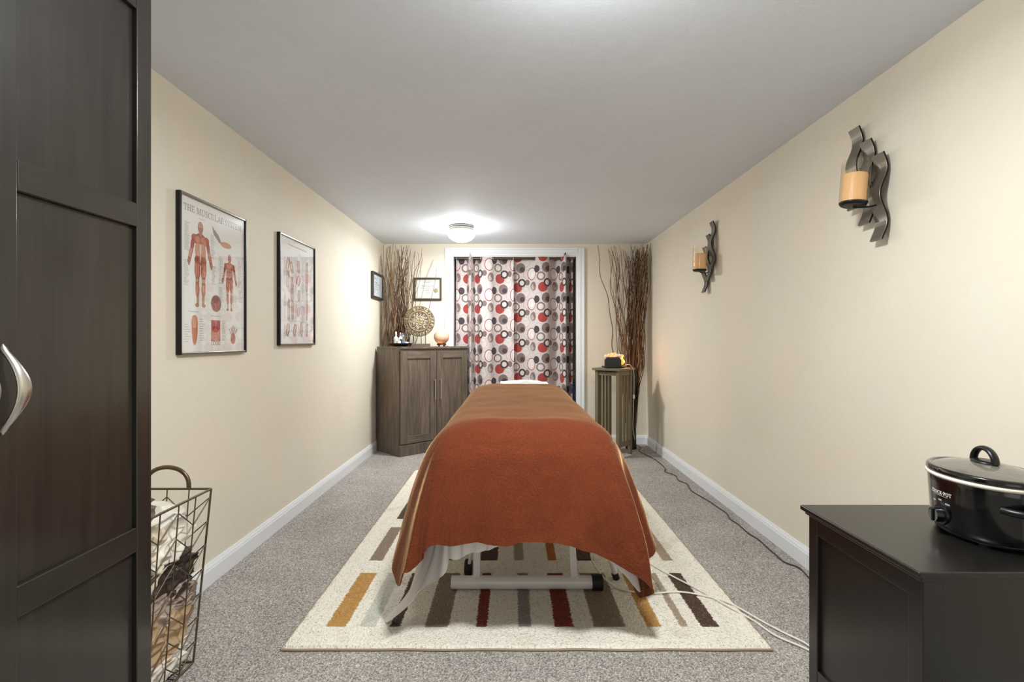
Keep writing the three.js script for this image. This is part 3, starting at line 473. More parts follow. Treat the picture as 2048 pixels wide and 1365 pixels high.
// spacing along the loop: more points at the corners
const pStops = []; { const seg = (a, b, n) => { for (let i = 0; i < n; i++) pStops.push(a + (b - a) * i / n); }; seg(0, 0.12, 60); seg(0.12, 0.85, 130); seg(0.85, 1.16, 110); seg(1.16, 1.96, 110); seg(1.96, 2.04, 30); seg(2.04, 2.96, 50); seg(2.96, 3.02, 30); seg(3.02, 3.86, 110); seg(3.86, 4, 70); pStops.push(4); }
function drape(hem, top, inset, topFn, fold, thick, late = () => 0, RND = 0.15) {
  const nU = pStops.length - 1, inner = 26, down = 60, pos = [], uvs = [], idx = [], cx = (TXL + TXR) / 2, cd = (TZ0 + TZ1) / 2, rows = inner + down;
  const point = (p, j) => {
    const [ex, ed] = edgeLoop(p, inset), [hx, hy, hd] = hem(p), R = RND;
    let x, y, d, s;
    if (j <= inner) {
      const q = j / inner, sx = ex - cx, sd = ed - cd, len = Math.hypot(sx, sd), spineX = cx, k0 = q, half = (TZ1 - TZ0) / 2 - (TXR - TXL) / 2, spD = cd + Math.max(-half, Math.min(half, sd));   // from a spine line to the edge
      x = spineX + (ex - spineX) * k0; d = spD + (ed - spD) * k0; const toEdge = (1 - k0) * Math.hypot(ex - spineX, ed - spD);
      y = top + topFn(x, d) - (toEdge < R ? (R - Math.sqrt(Math.max(0, R * R - (R - toEdge) * (R - toEdge)))) * 0.55 : 0); s = 0;
    } else {
      const t = (j - inner) / down, y0 = top + topFn(ex, ed) - R * 0.55, k = late(p), g0 = Math.pow(t, 0.9) * 0.8 + 0.2 * (1 - Math.pow(1 - t, 3)), g = g0 * (1 - k) + k * (0.35 * t * 0.6 + 0.79 * Math.pow(t, 4));
      x = ex + (hx - ex) * g; d = ed + (hd - ed) * g; y = y0 + (hy - y0) * t;
      const pm = ((p % 4) + 4) % 4, wq = Math.min(1, Math.min(pm, 4 - pm) / 0.04), f = fold(pm, t) * wq, ol = Math.hypot(hx - ex, hd - ed) || 1; x += (hx - ex) / ol * f; d += (hd - ed) / ol * f;
    }
    return [x, y, d];
  };
  const colPts = pStops.map((p) => { const c = []; for (let j = 0; j <= rows; j++) c.push(point(p, j)); for (let it = 0; it < 30; it++) { const o = c.map((q) => q.slice()); for (let j = inner - 9; j <= inner + 16; j++) { const w = 0.5 * Math.min(1, (j - inner + 10) / 6, (inner + 17 - j) / 8); for (let m = 0; m < 3; m++) c[j][m] = o[j][m] * (1 - w) + w * 0.5 * (o[j - 1][m] + o[j + 1][m]); } } return c; });
  for (let j = 0; j <= rows; j++) for (let i = 0; i <= nU; i++) { const [x, y, d] = colPts[i][j]; pos.push(x, y, -d); const drop = j > inner ? (top - y) : 0; const [ex, ed] = edgeLoop(pStops[i], inset); const side = Math.abs((ex - cx) / (TXR - TXL)) > Math.abs((ed - cd) / (TZ1 - TZ0)); uvs.push(x + (side ? Math.sign(ex - cx) * drop : 0), d + (side ? 0 : Math.sign(ed - cd) * drop)); }
  const cols = nU + 1; for (let j = 0; j < rows; j++) for (let i = 0; i < nU; i++) { const a = j * cols + i; idx.push(a, a + 1, a + cols, a + 1, a + cols + 1, a + cols); }
  const g = new THREE.BufferGeometry(); g.setAttribute('position', new THREE.Float32BufferAttribute(pos, 3)); g.setAttribute('uv', new THREE.Float32BufferAttribute(uvs, 2)); g.setIndex(idx); g.computeVertexNormals();
  // weld the normals of the seam at p = 0 / 4
  const N = g.attributes.normal; for (let j = 0; j <= rows; j++) { const a = j * cols, b = a + nU; const n = new THREE.Vector3(N.getX(a) + N.getX(b), N.getY(a) + N.getY(b), N.getZ(a) + N.getZ(b)).normalize(); N.setXYZ(a, n.x, n.y, n.z); N.setXYZ(b, n.x, n.y, n.z); }
  // inner face: same sheet moved inwards, plus the strip along the hem
  const P = g.attributes.position, inn = g.clone(), IP = inn.attributes.position; for (let i = 0; i < P.count; i++) IP.setXYZ(i, P.getX(i) - N.getX(i) * thick, P.getY(i) - N.getY(i) * thick, P.getZ(i) - N.getZ(i) * thick);
  const ii = []; for (let k = 0; k < idx.length; k += 3) ii.push(idx[k], idx[k + 2], idx[k + 1]); inn.setIndex(ii); inn.computeVertexNormals();
  const hp = [], hu = [], hi = [], lastRow = rows * cols; for (let i = 0; i <= nU; i++) { const a = lastRow + i; hp.push(P.getX(a), P.getY(a), P.getZ(a), IP.getX(a), IP.getY(a), IP.getZ(a)); hu.push(uvs[2 * a], uvs[2 * a + 1], uvs[2 * a], uvs[2 * a + 1]); if (i < nU) hi.push(2 * i, 2 * i + 2, 2 * i + 1, 2 * i + 1, 2 * i + 2, 2 * i + 3); }
  const hg = new THREE.BufferGeometry(); hg.setAttribute('position', new THREE.Float32BufferAttribute(hp, 3)); hg.setAttribute('uv', new THREE.Float32BufferAttribute(hu, 2)); hg.setIndex(hi); hg.computeVertexNormals();
  const seam = (back) => { const pts = []; for (let i = 0; i < nU; i += 2) { const j = rows - back, a = j * cols + i; pts.push(new THREE.Vector3(P.getX(a) + N.getX(a) * 0.0008, P.getY(a) + N.getY(a) * 0.0008, P.getZ(a) + N.getZ(a) * 0.0008)); } return pts; };
  return { geo: BGU.mergeGeometries([g, inn, hg]), seam };
}
{
  const Y = 0.055;
  const hemB = hemCurve([
    [0.0, -0.395, 0.233 + Y, 1.828], [0.035, -0.375, 0.248 + Y, 1.812], [0.07, -0.355, 0.268 + Y, 1.808], [0.12, -0.325, 0.30 + Y, 1.812], [0.18, -0.30, 0.337 + Y, 1.822], [0.30, -0.216, 0.337 + Y, 1.826], [0.42, -0.133, 0.343 + Y, 1.838], [0.53, -0.029, 0.335 + Y, 1.826], [0.62, 0.042, 0.347 + Y, 1.834], [0.72, 0.138, 0.347 + Y, 1.83], [0.79, 0.215, 0.342 + Y, 1.82], [0.85, 0.290, 0.314 + Y, 1.822], [0.91, 0.40, 0.262 + Y, 1.815], [0.96, 0.475, 0.216 + Y, 1.815], [1.0, 0.525, 0.163 + Y, 1.825],
    [1.02, 0.525, 0.11 + Y, 1.90], [1.04, 0.505, 0.075 + Y, 1.97], [1.07, 0.50, 0.11 + Y, 2.06], [1.11, 0.60, 0.19 + Y, 2.13], [1.17, 0.60, 0.21 + Y, 2.25], [1.25, 0.55, 0.24 + Y, 2.4], [1.5, 0.58, 0.26 + Y, 2.88], [1.75, 0.54, 0.25 + Y, 3.36], [1.97, 0.55, 0.24 + Y, 3.86], [2.03, 0.50, 0.24 + Y, 3.93], [2.5, 0.05, 0.33 + Y, 3.95], [2.97, -0.41, 0.24 + Y, 3.92], [3.03, -0.45, 0.24 + Y, 3.86], [3.25, -0.43, 0.28 + Y, 3.37], [3.5, -0.46, 0.26 + Y, 2.88], [3.75, -0.43, 0.28 + Y, 2.4], [3.88, -0.46, 0.25 + Y, 2.14], [3.94, -0.47, 0.20 + Y, 2.02], [3.965, -0.458, 0.17 + Y, 1.965], [3.985, -0.428, 0.152 + Y, 1.90]]);
  const topFn = (x, d) => { const a = (x - 0.05) / 0.38; return 0.016 * (1 - a * a) + 0.008 * nz(x * 3, d * 1.7, 2) + 0.006 * nz(x * 7, d * 5, 5) + 0.010 * Math.exp(-Math.pow((d - 2.02 + 0.25 * x * x) / 0.05, 2)) * (0.6 + 0.4 * nz(x * 4, 3, 1)); };
  const foldB = (p, t) => { const e = t * t; let f = 0.010 * e * Math.sin(p * 40 + 1) * (p > 1.1 && p < 3.9 ? 1 : 0.35) + 0.022 * t * nz(p * 9, t * 1.2, 3) + 0.012 * t * nz(p * 22, t * 1.5, 8) + 0.004 * Math.sqrt(t) * nz(p * 60, t * 5, 2); const pc = p > 3 ? p - 4 : p;
    f += 0.03 * e * Math.exp(-Math.pow((pc - 0.015) / 0.02, 2)) * 0.0; return f; };
  const b = drape(hemB, TTOP, 0, topFn, foldB, 0.005);
  const g = thing('blanket', 'rust brown fleece blanket draped over the massage table', 'blanket', V(0.05, 0.13, 2.9));
  mesh('cloth', toLocal(b.geo, g), M.fleece, g);
  const stitch = std({ color: 0x8a4a28, roughness: 1 });
  for (const k of [3, 4]) mesh('hem_stitching', toLocal(tube(b.seam(k), 0.0014, 900, 4, true), g), stitch, g);
  // white sheet under it
  const hemS = hemCurve([
    [0.0, -0.40, 0.11, 1.955], [0.03, -0.345, 0.19, 1.915], [0.07, -0.275, 0.245, 1.885], [0.10, -0.248, 0.272, 1.885], [0.125, -0.238, 0.318, 1.88], [0.17, -0.205, 0.318, 1.878], [0.24, -0.16, 0.342, 1.876], [0.32, -0.10, 0.352, 1.875], [0.42, -0.05, 0.370, 1.875], [0.55, 0.03, 0.40, 1.872], [0.66, 0.1, 0.412, 1.872], [0.8, 0.22, 0.42, 1.872], [0.87, 0.31, 0.36, 1.868], [0.93, 0.40, 0.285, 1.866], [0.97, 0.455, 0.225, 1.866], [1.0, 0.482, 0.195, 1.885], [1.03, 0.47, 0.23, 1.97], [1.08, 0.46, 0.3, 2.1], [1.25, 0.48, 0.33, 2.4], [1.5, 0.49, 0.34, 2.88], [1.75, 0.47, 0.33, 3.36], [1.97, 0.47, 0.33, 3.83], [2.03, 0.44, 0.33, 3.88], [2.5, 0.05, 0.4, 3.9], [2.97, -0.35, 0.33, 3.87], [3.03, -0.37, 0.33, 3.82], [3.25, -0.37, 0.34, 3.36], [3.5, -0.38, 0.33, 2.88], [3.75, -0.36, 0.34, 2.4], [3.88, -0.365, 0.32, 2.16], [3.925, -0.385, 0.22, 2.075], [3.95, -0.45, 0.062, 2.045], [3.963, -0.505, 0.024, 2.025], [3.978, -0.495, 0.022, 1.985], [3.988, -0.44, 0.07, 1.965]]);
  const foldS = (p, t) => 0.006 * t * Math.sin(p * 95) * (p < 0.4 || p > 3.9 ? 0.8 : 0.4) + 0.006 * t * nz(p * 30, t * 2, 1);
  const lateS = (p) => Math.max(0, Math.min(1, p > 2 ? (p - 3.8) / 0.12 : (0.12 - p) / 0.1));
  const s = drape(hemS, TTOP - 0.012, 0.014, (x, d) => topFn(x, d) * 0.96, foldS, 0.0015, lateS);
  const gs = thing('bed_sheet', 'white sheet hanging below the blanket with one corner trailing on the rug', 'sheet', V(0.05, 0.02, 2.9));
  mesh('cloth', toLocal(s.geo, gs), M.sheet, gs);
  // folded white towel at the far end, over the head of the table
  const tw = grid(60, 40, (a, b) => { const x = -0.09 + 0.36 * a, d = 3.70 + 0.22 * b, e = Math.min(1, 5 * Math.min(a, 1 - a)) * Math.min(1, 6 * Math.min(b, 1 - b)); return [x, TTOP + 0.016 + topFn(x, d) * 0.4 + e * (0.006 + 0.010 * Math.sin(a * Math.PI) + 0.008 * nz(x * 18, d * 14, 2)), -d]; });
  const twb = grid(2, 2, (a, b) => [-0.09 + 0.36 * a, TTOP + 0.0155, -(3.70 + 0.22 * (1 - b))]);
  single('face_towel', 'crumpled white towel at the head of the massage table', 'towel', BGU.mergeGeometries([tw, twb]), std({ color: 0xe8ebe6, roughness: 0.9, side: THREE.DoubleSide }));
}

// ---------------------------------------------------------------- cords on the floor
function cord(name, label, px, y, r, mat) {
  const pts = px.map(([u, v, yy]) => { const h = yy ?? y(u, v); return onY(u, v, h); });
  single(name, label, 'cord', tube(pts, r, px.length * 14, 8), mat);
}
const rugY = (u, v) => { const q = onY(u, v, RT); return q.x < RXR - 0.01 && -q.z > RZ0 + 0.01 ? RT + 0.0062 : 0.0055; };
const c6 = (l) => l.map(([x, y, h]) => [1020 + x / 3.2, 1040 + y / 3.2, h]);
cord('power_cord', 'white cord looping out from under the massage table across the rug', c6([[518, 200, 0.24], [522, 245, 0.17], [545, 300, 0.09], [600, 372, 0.04], [670, 430], [750, 455], [850, 468], [950, 470], [1060, 462], [1150, 470], [1300, 500], [1420, 540], [1500, 586], [1620, 655], [1760, 728], [1890, 792], [1960, 850], [2020, 940], [2490, 1197], [3040, 1277]]), rugY, 0.0042, M.whiteCord);
cord('power_cord', 'white cord running straight from beside the blanket corner towards the black cabinet', c6([[900, 282], [960, 318], [1050, 368], [1200, 445], [1320, 512], [1440, 578], [1560, 648], [1700, 742], [1860, 812], [1960, 856], [2030, 880], [2560, 1140], [3060, 1240]]), rugY, 0.0042, M.whiteCord);
const c3 = (l) => l.map(([x, y]) => [1240 + x / 3.9, 840 + y / 3.9]);
cord('extension_cord', 'thin dark cord wriggling along the carpet by the sconce wall baseboard', c3([[112, 188], [160, 215], [152, 245], [235, 290], [300, 330], [355, 385], [352, 405], [430, 435], [460, 475], [520, 500], [553, 550], [640, 605], [700, 640], [780, 695], [830, 728], [860, 775], [920, 815], [1000, 885], [1080, 935], [1140, 990], [1210, 1050], [1290, 1115], [1390, 1152], [1480, 1240], [1540, 1285], [1610, 1365], [2100, 1716], [2600, 2100]]), () => 0.0045, 0.0036, M.darkCord);

// ---------------------------------------------------------------- corner cabinet
const CA = [-1.10, 4.90], CB = [-0.476, 5.462], CT = 1.083;
{
  const g = thing('corner_cabinet', 'grey brown wood corner cabinet with two panelled doors', 'cabinet', V(-0.95, 0, 5.2));
  const e = [CB[0] - CA[0], CB[1] - CA[1]], L = Math.hypot(e[0], e[1]), ex = e[0] / L, ed = e[1] / L;       // along the front
  const pts = (o, back) => [[CA[0] + ed * -o * 0 + 0, CA[1]], CB, [-0.50, BACK - 0.018], [-0.62, BACK - 0.018], [LX + 0.018, 5.215], [LX + 0.018, 5.19]];
  const slab = (poly, y0, y1, bevel = 0.002) => { const s = new THREE.Shape(); poly.forEach(([x, d], i) => i ? s.lineTo(x, d) : s.moveTo(x, d)); const ge = new THREE.ExtrudeGeometry(s, { depth: y1 - y0 - 2 * bevel, bevelEnabled: true, bevelSize: bevel, bevelThickness: bevel, bevelSegments: 1, bevelOffset: -bevel }); ge.rotateX(-Math.PI / 2); ge.translate(0, y0 + bevel, 0); const nn = ge.toNonIndexed(); nn.computeVertexNormals(); return toLocal(boxUV(nn), g); };
  const off = (k) => [[CA[0] - ed * k * 0 + (-ed) * k, CA[1] + ex * k], [CB[0] - ed * k, CB[1] + ex * k]];     // front line pushed back by k
  const [A1, B1] = off(0.022), rest = [[-0.50, BACK - 0.018], [-0.62, BACK - 0.018], [LX + 0.018, 5.215], [LX + 0.018, 5.19 + 0.0]];
  mesh('body', slab([A1, B1, ...rest], 0.105, CT - 0.022), M.greyWood, g);
  const [A2, B2] = off(-0.006); mesh('top', slab([A2, B2, ...rest], CT - 0.022, CT), M.greyWood, g);
  const [A3, B3] = off(-0.004); mesh('plinth', slab([A3, B3, ...rest], 0, 0.108), M.greyWood, g);
  // the front is built in its own frame: x along the front, z out
  const rot = Math.atan2(ed, ex), front = (ge) => { ge.rotateY(rot); ge.translate(CA[0], 0, -CA[1]); return toLocal(ge, g); };
  const door = (x0, x1, hx) => {
    const d = new THREE.Group(); d.name = 'door'; g.add(d); const y0 = 0.118, y1 = CT - 0.045, sw = 0.075;
    mesh('stile', front(lb(sw, y1 - y0, 0.02, x0 + sw / 2, (y0 + y1) / 2, -0.011)), M.greyWood, d); mesh('stile', front(lb(sw, y1 - y0, 0.02, x1 - sw / 2, (y0 + y1) / 2, -0.011)), M.greyWood, d);
    for (const yy of [y0 + sw / 2, y1 - sw / 2]) mesh('rail', front(lb(x1 - x0 - 2 * sw, sw, 0.0196, (x0 + x1) / 2, yy, -0.0112, 0.002, true)), M.greyWood, d);
    mesh('panel', front(lb(x1 - x0 - 2 * sw, y1 - y0 - 2 * sw, 0.01, (x0 + x1) / 2, (y0 + y1) / 2, -0.0155, 0.001)), M.greyWood, d);
    const h = new THREE.Group(); h.name = 'handle'; h.userData.label = 'slim brushed nickel bar handle'; d.add(h);
    const hy0 = 0.535, hy1 = 0.745; const bar = lb(0.013, hy1 - hy0, 0.008, hx, (hy0 + hy1) / 2, 0.026, 0.002);
    const posts = [hy0 + 0.012, hy1 - 0.012].map((yy) => lb(0.011, 0.011, 0.024, hx, yy, 0.011, 0.001));
    d.remove(h); const hm = mesh('handle', front(BGU.mergeGeometries([bar, ...posts])), M.nickel, d); hm.userData.label = 'slim brushed nickel bar handle';
  };
  const mid = L * 0.5 + 0.012; door(0.012, mid - 0.0035, mid - 0.034); door(mid + 0.0035, L - 0.012, mid + 0.034);
  mesh('cornice', front(lb(L - 0.004, 0.024, 0.014, L / 2, CT - 0.034, -0.013, 0.004, true)), M.greyWood, g);
}
// things on the cabinet
{
  const bp = V(-1.135, CT, 5.09);
  const bowl = lathe([[0, 0], [0.042, 0], [0.05, 0.002], [0.085, 0.012], [0.112, 0.026], [0.122, 0.034], [0.1185, 0.035], [0.105, 0.028], [0.08, 0.017], [0.045, 0.008], [0, 0.007]], 56); bowl.translate(bp.x, bp.y, bp.z);
  single('shallow_bowl', 'dark wooden shallow bowl holding the small bottles', 'bowl', bowl, std({ color: 0x2c2119, roughness: 0.45 }));
  const white = std({ color: 0xe9ebe8, roughness: 0.4 }), clear = phys({ color: 0xe9eef0, roughness: 0.1, transmission: 0.85, thickness: 0 }), blue = std({ color: 0x6c8db8, roughness: 0.45 }), amber = std({ color: 0x8a5a2a, roughness: 0.3 }), grey = std({ color: 0x9a97a0, roughness: 0.4 }), dark = std({ color: 0x2b2b30, roughness: 0.4 });
  const bottle = (label, x, dz, h, r, body, cap, capH, capR, labelMat, base = 0.0095) => {
    const g = thing('small_bottle', label, 'bottle', new THREE.Vector3(bp.x + x, bp.y + base, bp.z - dz), 0);
    mesh('body', lathe([[0, 0], [r * 0.94, 0], [r, 0.003], [r, h * 0.72], [r * 0.86, h * 0.82], [capR * 0.8, h * 0.9], [capR * 0.8, h], [0, h]], 24), body, g);
    mesh('cap', lathe([[0, h], [capR, h], [capR, h + capH * 0.6], [capR * 0.75, h + capH], [0, h + capH]], 20), cap, g);
    if (labelMat) mesh('label_band', lathe([[r + 0.0006, h * 0.12], [r + 0.0006, h * 0.66]], 24), labelMat, g);
  };
  bottle('white pump bottle in the shallow bowl, tallest of the bottles', -0.045, -0.005, 0.105, 0.021, white, white, 0.038, 0.009, std({ color: 0xc9d2c8, roughness: 0.6 }));
  bottle('clear bottle with a grey spray cap in the shallow bowl', -0.008, 0.03, 0.1, 0.019, white, grey, 0.034, 0.010, dark, 0.0095);
  bottle('small white label bottle at the bowl front', -0.008, -0.03, 0.058, 0.019, white, white, 0.012, 0.011, null);
  bottle('amber bottle with a blue label and grey cap', 0.03, -0.01, 0.078, 0.018, amber, grey, 0.03, 0.0095, blue);
  bottle('pale bottle with a clear cap behind the blue labelled bottle', 0.012, 0.045, 0.098, 0.016, white, clear, 0.03, 0.010, grey, 0.0095);
  const jar = lathe([[0, 0], [0.016, 0], [0.017, 0.002], [0.017, 0.016], [0.0185, 0.017], [0.0185, 0.032], [0.017, 0.034], [0, 0.034]], 28); jar.translate(bp.x + 0.064, bp.y + 0.0135, bp.z + 0.008);
  single('cream_jar', 'little white jar next to the blue labelled bottle', 'jar', jar, white);
}
{
  const R = 0.158, g = thing('carved_disc', 'round carved wooden openwork disc on a two pronged stand', 'carving', V(-0.965, CT, 5.20), 0.1);
  const wood = std({ color: 0x6c5c45, roughness: 0.6 }), pale = std({ color: 0x93825f, roughness: 0.55 }), base = std({ color: 0x6b5d4c, roughness: 0.7 });
  const cy = 0.115 + R - 0.01;
  mesh('stand_base', lb(0.205, 0.03, 0.07, 0.01, 0.015, 0, 0.004), base, g);
  for (const x of [-0.062, 0.064]) mesh('stand_prong', rod(new THREE.Vector3(x, 0.028, 0), new THREE.Vector3(x, 0.15, 0), 0.0035), M.ironDark, g);
  const ring = (r, t, mat, z = 0) => { const q = new THREE.TorusGeometry(r, t, 8, 64); q.scale(1, 1, 1.3); q.translate(0, cy, z); mesh('ring', q, mat, g); };
  ring(R * 0.66, 0.0075, pale, 0.004); ring(R * 0.585, 0.004, wood, 0.004); ring(R * 0.985, 0.0045, wood); ring(R * 0.26, 0.004, pale, 0.004);
  const scroll = (cx, cyy, size, rot, mir, mat) => { const pts = []; for (let i = 0; i <= 16; i++) { const t = i / 16, a = t * 7.2, rr2 = size * (1 - 0.78 * t); pts.push(new THREE.Vector3((Math.cos(a) * rr2) * mir, Math.sin(a) * rr2, 0.004 * Math.sin(a * 2))); } const q = tube(pts, 0.0042, 22, 6); q.rotateZ(rot); q.translate(cx, cyy, 0.002); mesh('scroll', q, mat, g); };
  for (let i = 0; i < 20; i++) { const a = i / 20 * 2 * Math.PI; scroll(Math.cos(a) * R * 0.83, cy + Math.sin(a) * R * 0.83, 0.0215, a + (i % 2) * 1.2, i % 2 ? 1 : -1, i % 3 ? wood : pale); }
  for (let i = 0; i < 26; i++) { const a = (i + 0.5) / 26 * 2 * Math.PI; scroll(Math.cos(a) * R * 0.9, cy + Math.sin(a) * R * 0.9, 0.013, a + 2 + (i % 2), i % 2 ? -1 : 1, i % 2 ? wood : pale); scroll(Math.cos(a) * R * 0.74, cy + Math.sin(a) * R * 0.74, 0.012, a + 1, i % 2 ? 1 : -1, wood); }
  for (let i = 0; i < 14; i++) { const a = (i + 0.5) / 14 * 2 * Math.PI; scroll(Math.cos(a) * R * 0.5, cy + Math.sin(a) * R * 0.5, 0.012, a, i % 2 ? 1 : -1, wood); }
  for (let i = 0; i < 20; i++) { const a = (i + 0.5) / 20 * 2 * Math.PI; const q = new THREE.SphereGeometry(0.0085, 10, 8); q.scale(1.3, 0.8, 0.8); q.rotateZ(a); q.translate(Math.cos(a) * R * 0.93, cy + Math.sin(a) * R * 0.93, 0); mesh('bead', q, wood, g); }
  for (let i = 0; i < 10; i++) { const a = i / 10 * 2 * Math.PI; scroll(Math.cos(a) * R * 0.43, cy + Math.sin(a) * R * 0.43, 0.022, a + 0.5, i % 2 ? 1 : -1, i % 2 ? pale : wood); }
  for (let i = 0; i < 6; i++) { const a = i / 6 * 2 * Math.PI + 0.3; const q = new THREE.SphereGeometry(0.017, 14, 10); q.scale(1.25, 0.62, 0.5); q.rotateZ(a); q.translate(Math.cos(a) * 0.022, cy + Math.sin(a) * 0.022, 0.003); mesh('petal', q, pale, g); }
  single('wooden_block', 'small grey brown wooden block beside the carved disc stand', 'block', lb(0.055, 0.028, 0.05, -1.075, CT + 0.014, -5.235, 0.006), base);
}
{
  const p = V(-0.748, CT, 5.31), g = thing('salt_globe_lamp', 'round pink salt globe lamp on a small dark base', 'lamp', p);
  const tex = dataTex(256, (x, y) => { const v = nz(x / 256 * 5, y / 256 * 5, 1) * 16 + nz(x / 256 * 16, y / 256 * 16, 3) * 8; return [cl(232 + v), cl(184 + v), cl(152 + v)]; });
  const glowMap = canvasTex(256, 256, (c) => { c.fillStyle = '#1a0c04'; c.fillRect(0, 0, 256, 256); for (let i = 0; i < 90; i++) { const r = 6 + rnd() * 16; c.fillStyle = `rgba(220,110,20,${0.06 + 0.06 * rnd()})`; c.beginPath(); c.ellipse(54 + (rnd() + rnd() - 1) * 30, 200 + (rnd() + rnd() - 1) * 26, r, r * 0.8, 0, 0, 7); c.fill(); } });
  const R = 0.0805, geo = new THREE.SphereGeometry(R, 48, 32); geo.translate(0, 0.024 + R * 0.97, 0);
  mesh('globe', geo, std({ map: tex, roughness: 0.55, emissive: 0xffffff, emissiveMap: glowMap, emissiveIntensity: 0.8 }), g);
  const ft = std({ color: 0x4a2a14, roughness: 0.5 });
  mesh('base_ring', lathe([[0, 0.012], [0.046, 0.012], [0.05, 0.016], [0.048, 0.03], [0.03, 0.034], [0, 0.034]], 32), ft, g);
  for (let i = 0; i < 4; i++) { const a = i * Math.PI / 2 + 0.6; mesh('foot', new THREE.CylinderGeometry(0.009, 0.008, 0.013, 12).translate(Math.cos(a) * 0.038, 0.0065, Math.sin(a) * 0.038), M.ironDark, g); }
  mesh('cord', tube([new THREE.Vector3(0.04, 0.008, 0.01), new THREE.Vector3(0.06, 0.004, 0.02), new THREE.Vector3(0.072, 0.0035, 0.0), new THREE.Vector3(0.066, 0.003, -0.03)], 0.0022, 20, 6), M.ironDark, g);
}

// ---------------------------------------------------------------- vases with branches
const twigM = [0x553a2a, 0x6d4a32, 0x83603f, 0x402a1f, 0x94734f].map((c) => std({ color: c, roughness: 0.75 }));
function branches(label, foot, n, mouthR, y0, aim, spreadTop, wob, lim, thick) {
  const g = thing('branch_bundle', label, 'branches', foot);
  for (let i = 0; i < n; i++) {
    const a = rnd() * 7, r = Math.sqrt(rnd()) * mouthR, tgt = aim(i, rnd), ph = rnd() * 7, ph2 = rnd() * 7, k1 = rr(4, 7), k2 = rr(8, 13), pts = [], base = new THREE.Vector3(Math.cos(a) * r * 0.5, y0, Math.sin(a) * r * 0.5);
    for (let j = 0; j <= 30; j++) {
      const t = j / 30, e = t * (0.75 + 0.25 * t), w = wob * Math.min(1, t * 2.5), x = base.x + (Math.cos(a) * r) * Math.min(1, t * 2) + (tgt[0]) * e + w * (Math.sin(ph + t * k1 * 3) + 0.45 * Math.sin(ph2 + t * k2 * 3)), z = base.z + (Math.sin(a) * r) * Math.min(1, t * 2) + tgt[2] * e + w * (Math.cos(ph2 + t * k1 * 3) + 0.45 * Math.sin(ph + t * k2 * 2.6)), y = y0 + (tgt[1] - y0) * t;
      const q = lim(foot.x + x, y, foot.z + z); pts.push(new THREE.Vector3(q[0] - foot.x, y, q[1] - foot.z));
    }
    const geo = tube(pts, 1, 60, 5), P = geo.attributes.position, crv = new THREE.CatmullRomCurve3(pts, false, 'centripetal'), th = thick * rr(0.7, 1.25);
    for (let s = 0; s <= 60; s++) { const c = crv.getPointAt(s / 60), rad = th * (1 - 0.6 * s / 60); for (let m = 0; m <= 5; m++) { const k = s * 6 + m; P.setXYZ(k, c.x + (P.getX(k) - c.x) * rad, c.y + (P.getY(k) - c.y) * rad, c.z + (P.getZ(k) - c.z) * rad); } }
    geo.computeVertexNormals(); mesh('branch', geo, twigM[i % twigM.length], g);
  }
  return g;
}
function floorVase(label, pos, h, prof) {
  const g = lathe(prof, 40); g.translate(pos.x, 0, pos.z); single('floor_vase', label, 'vase', g, M.vase);
}
{
  const f = V(-1.275, 0, 5.40);
  floorVase('dark floor vase hidden behind the corner cabinet', f, 0.7, [[0, 0], [0.07, 0], [0.075, 0.01], [0.085, 0.2], [0.08, 0.5], [0.06, 0.66], [0.07, 0.7], [0.066, 0.7], [0.055, 0.66], [0.07, 0.5], [0.07, 0.02], [0, 0.02]]);
  const lim = (x, y, z) => [Math.max(LX + 0.012, x), Math.max(-(BACK - 0.012), z)];
  branches('tall brown twig bundle in the corner behind the cabinet', f, 84, 0.08, 0.03, (i, r) => { const k = r(); return [k < 0.2 ? 0.08 + 0.32 * r() : -0.12 + 0.26 * r(), 1.85 + 0.32 * r(), 0.02 + 0.1 * (r() - 0.5)]; }, 0, 0.019, lim, 0.005);
}
{
  const f = V(1.262, 0, 5.30);
  floorVase('slim black floor vase behind the slatted stand', f, 0.86, [[0, 0], [0.055, 0], [0.06, 0.012], [0.055, 0.05], [0.05, 0.25], [0.056, 0.5], [0.066, 0.75], [0.07, 0.86], [0.066, 0.862], [0.062, 0.75], [0.05, 0.5], [0.045, 0.04], [0, 0.03]]);
  const lim = (x, y, z) => [Math.min(RX - 0.012, x), Math.max(-(BACK - 0.012), z)];
  branches('thick dark brown twig bundle rising above the slatted stand', f, 105, 0.055, 0.05, (i, r) => { const k = r(); if (i === 0) return [-0.33, 2.13, 0.08]; if (i === 1 || i === 2) return [-0.24 - 0.03 * i, 2.08 + 0.02 * i, 0.1]; return [k < 0.16 ? -0.16 + 0.15 * r() : 0.02 + 0.15 * r(), 2.0 + 0.19 * r(), -0.03 - 0.1 * r()]; }, 0, 0.017, lim, 0.0056);
}

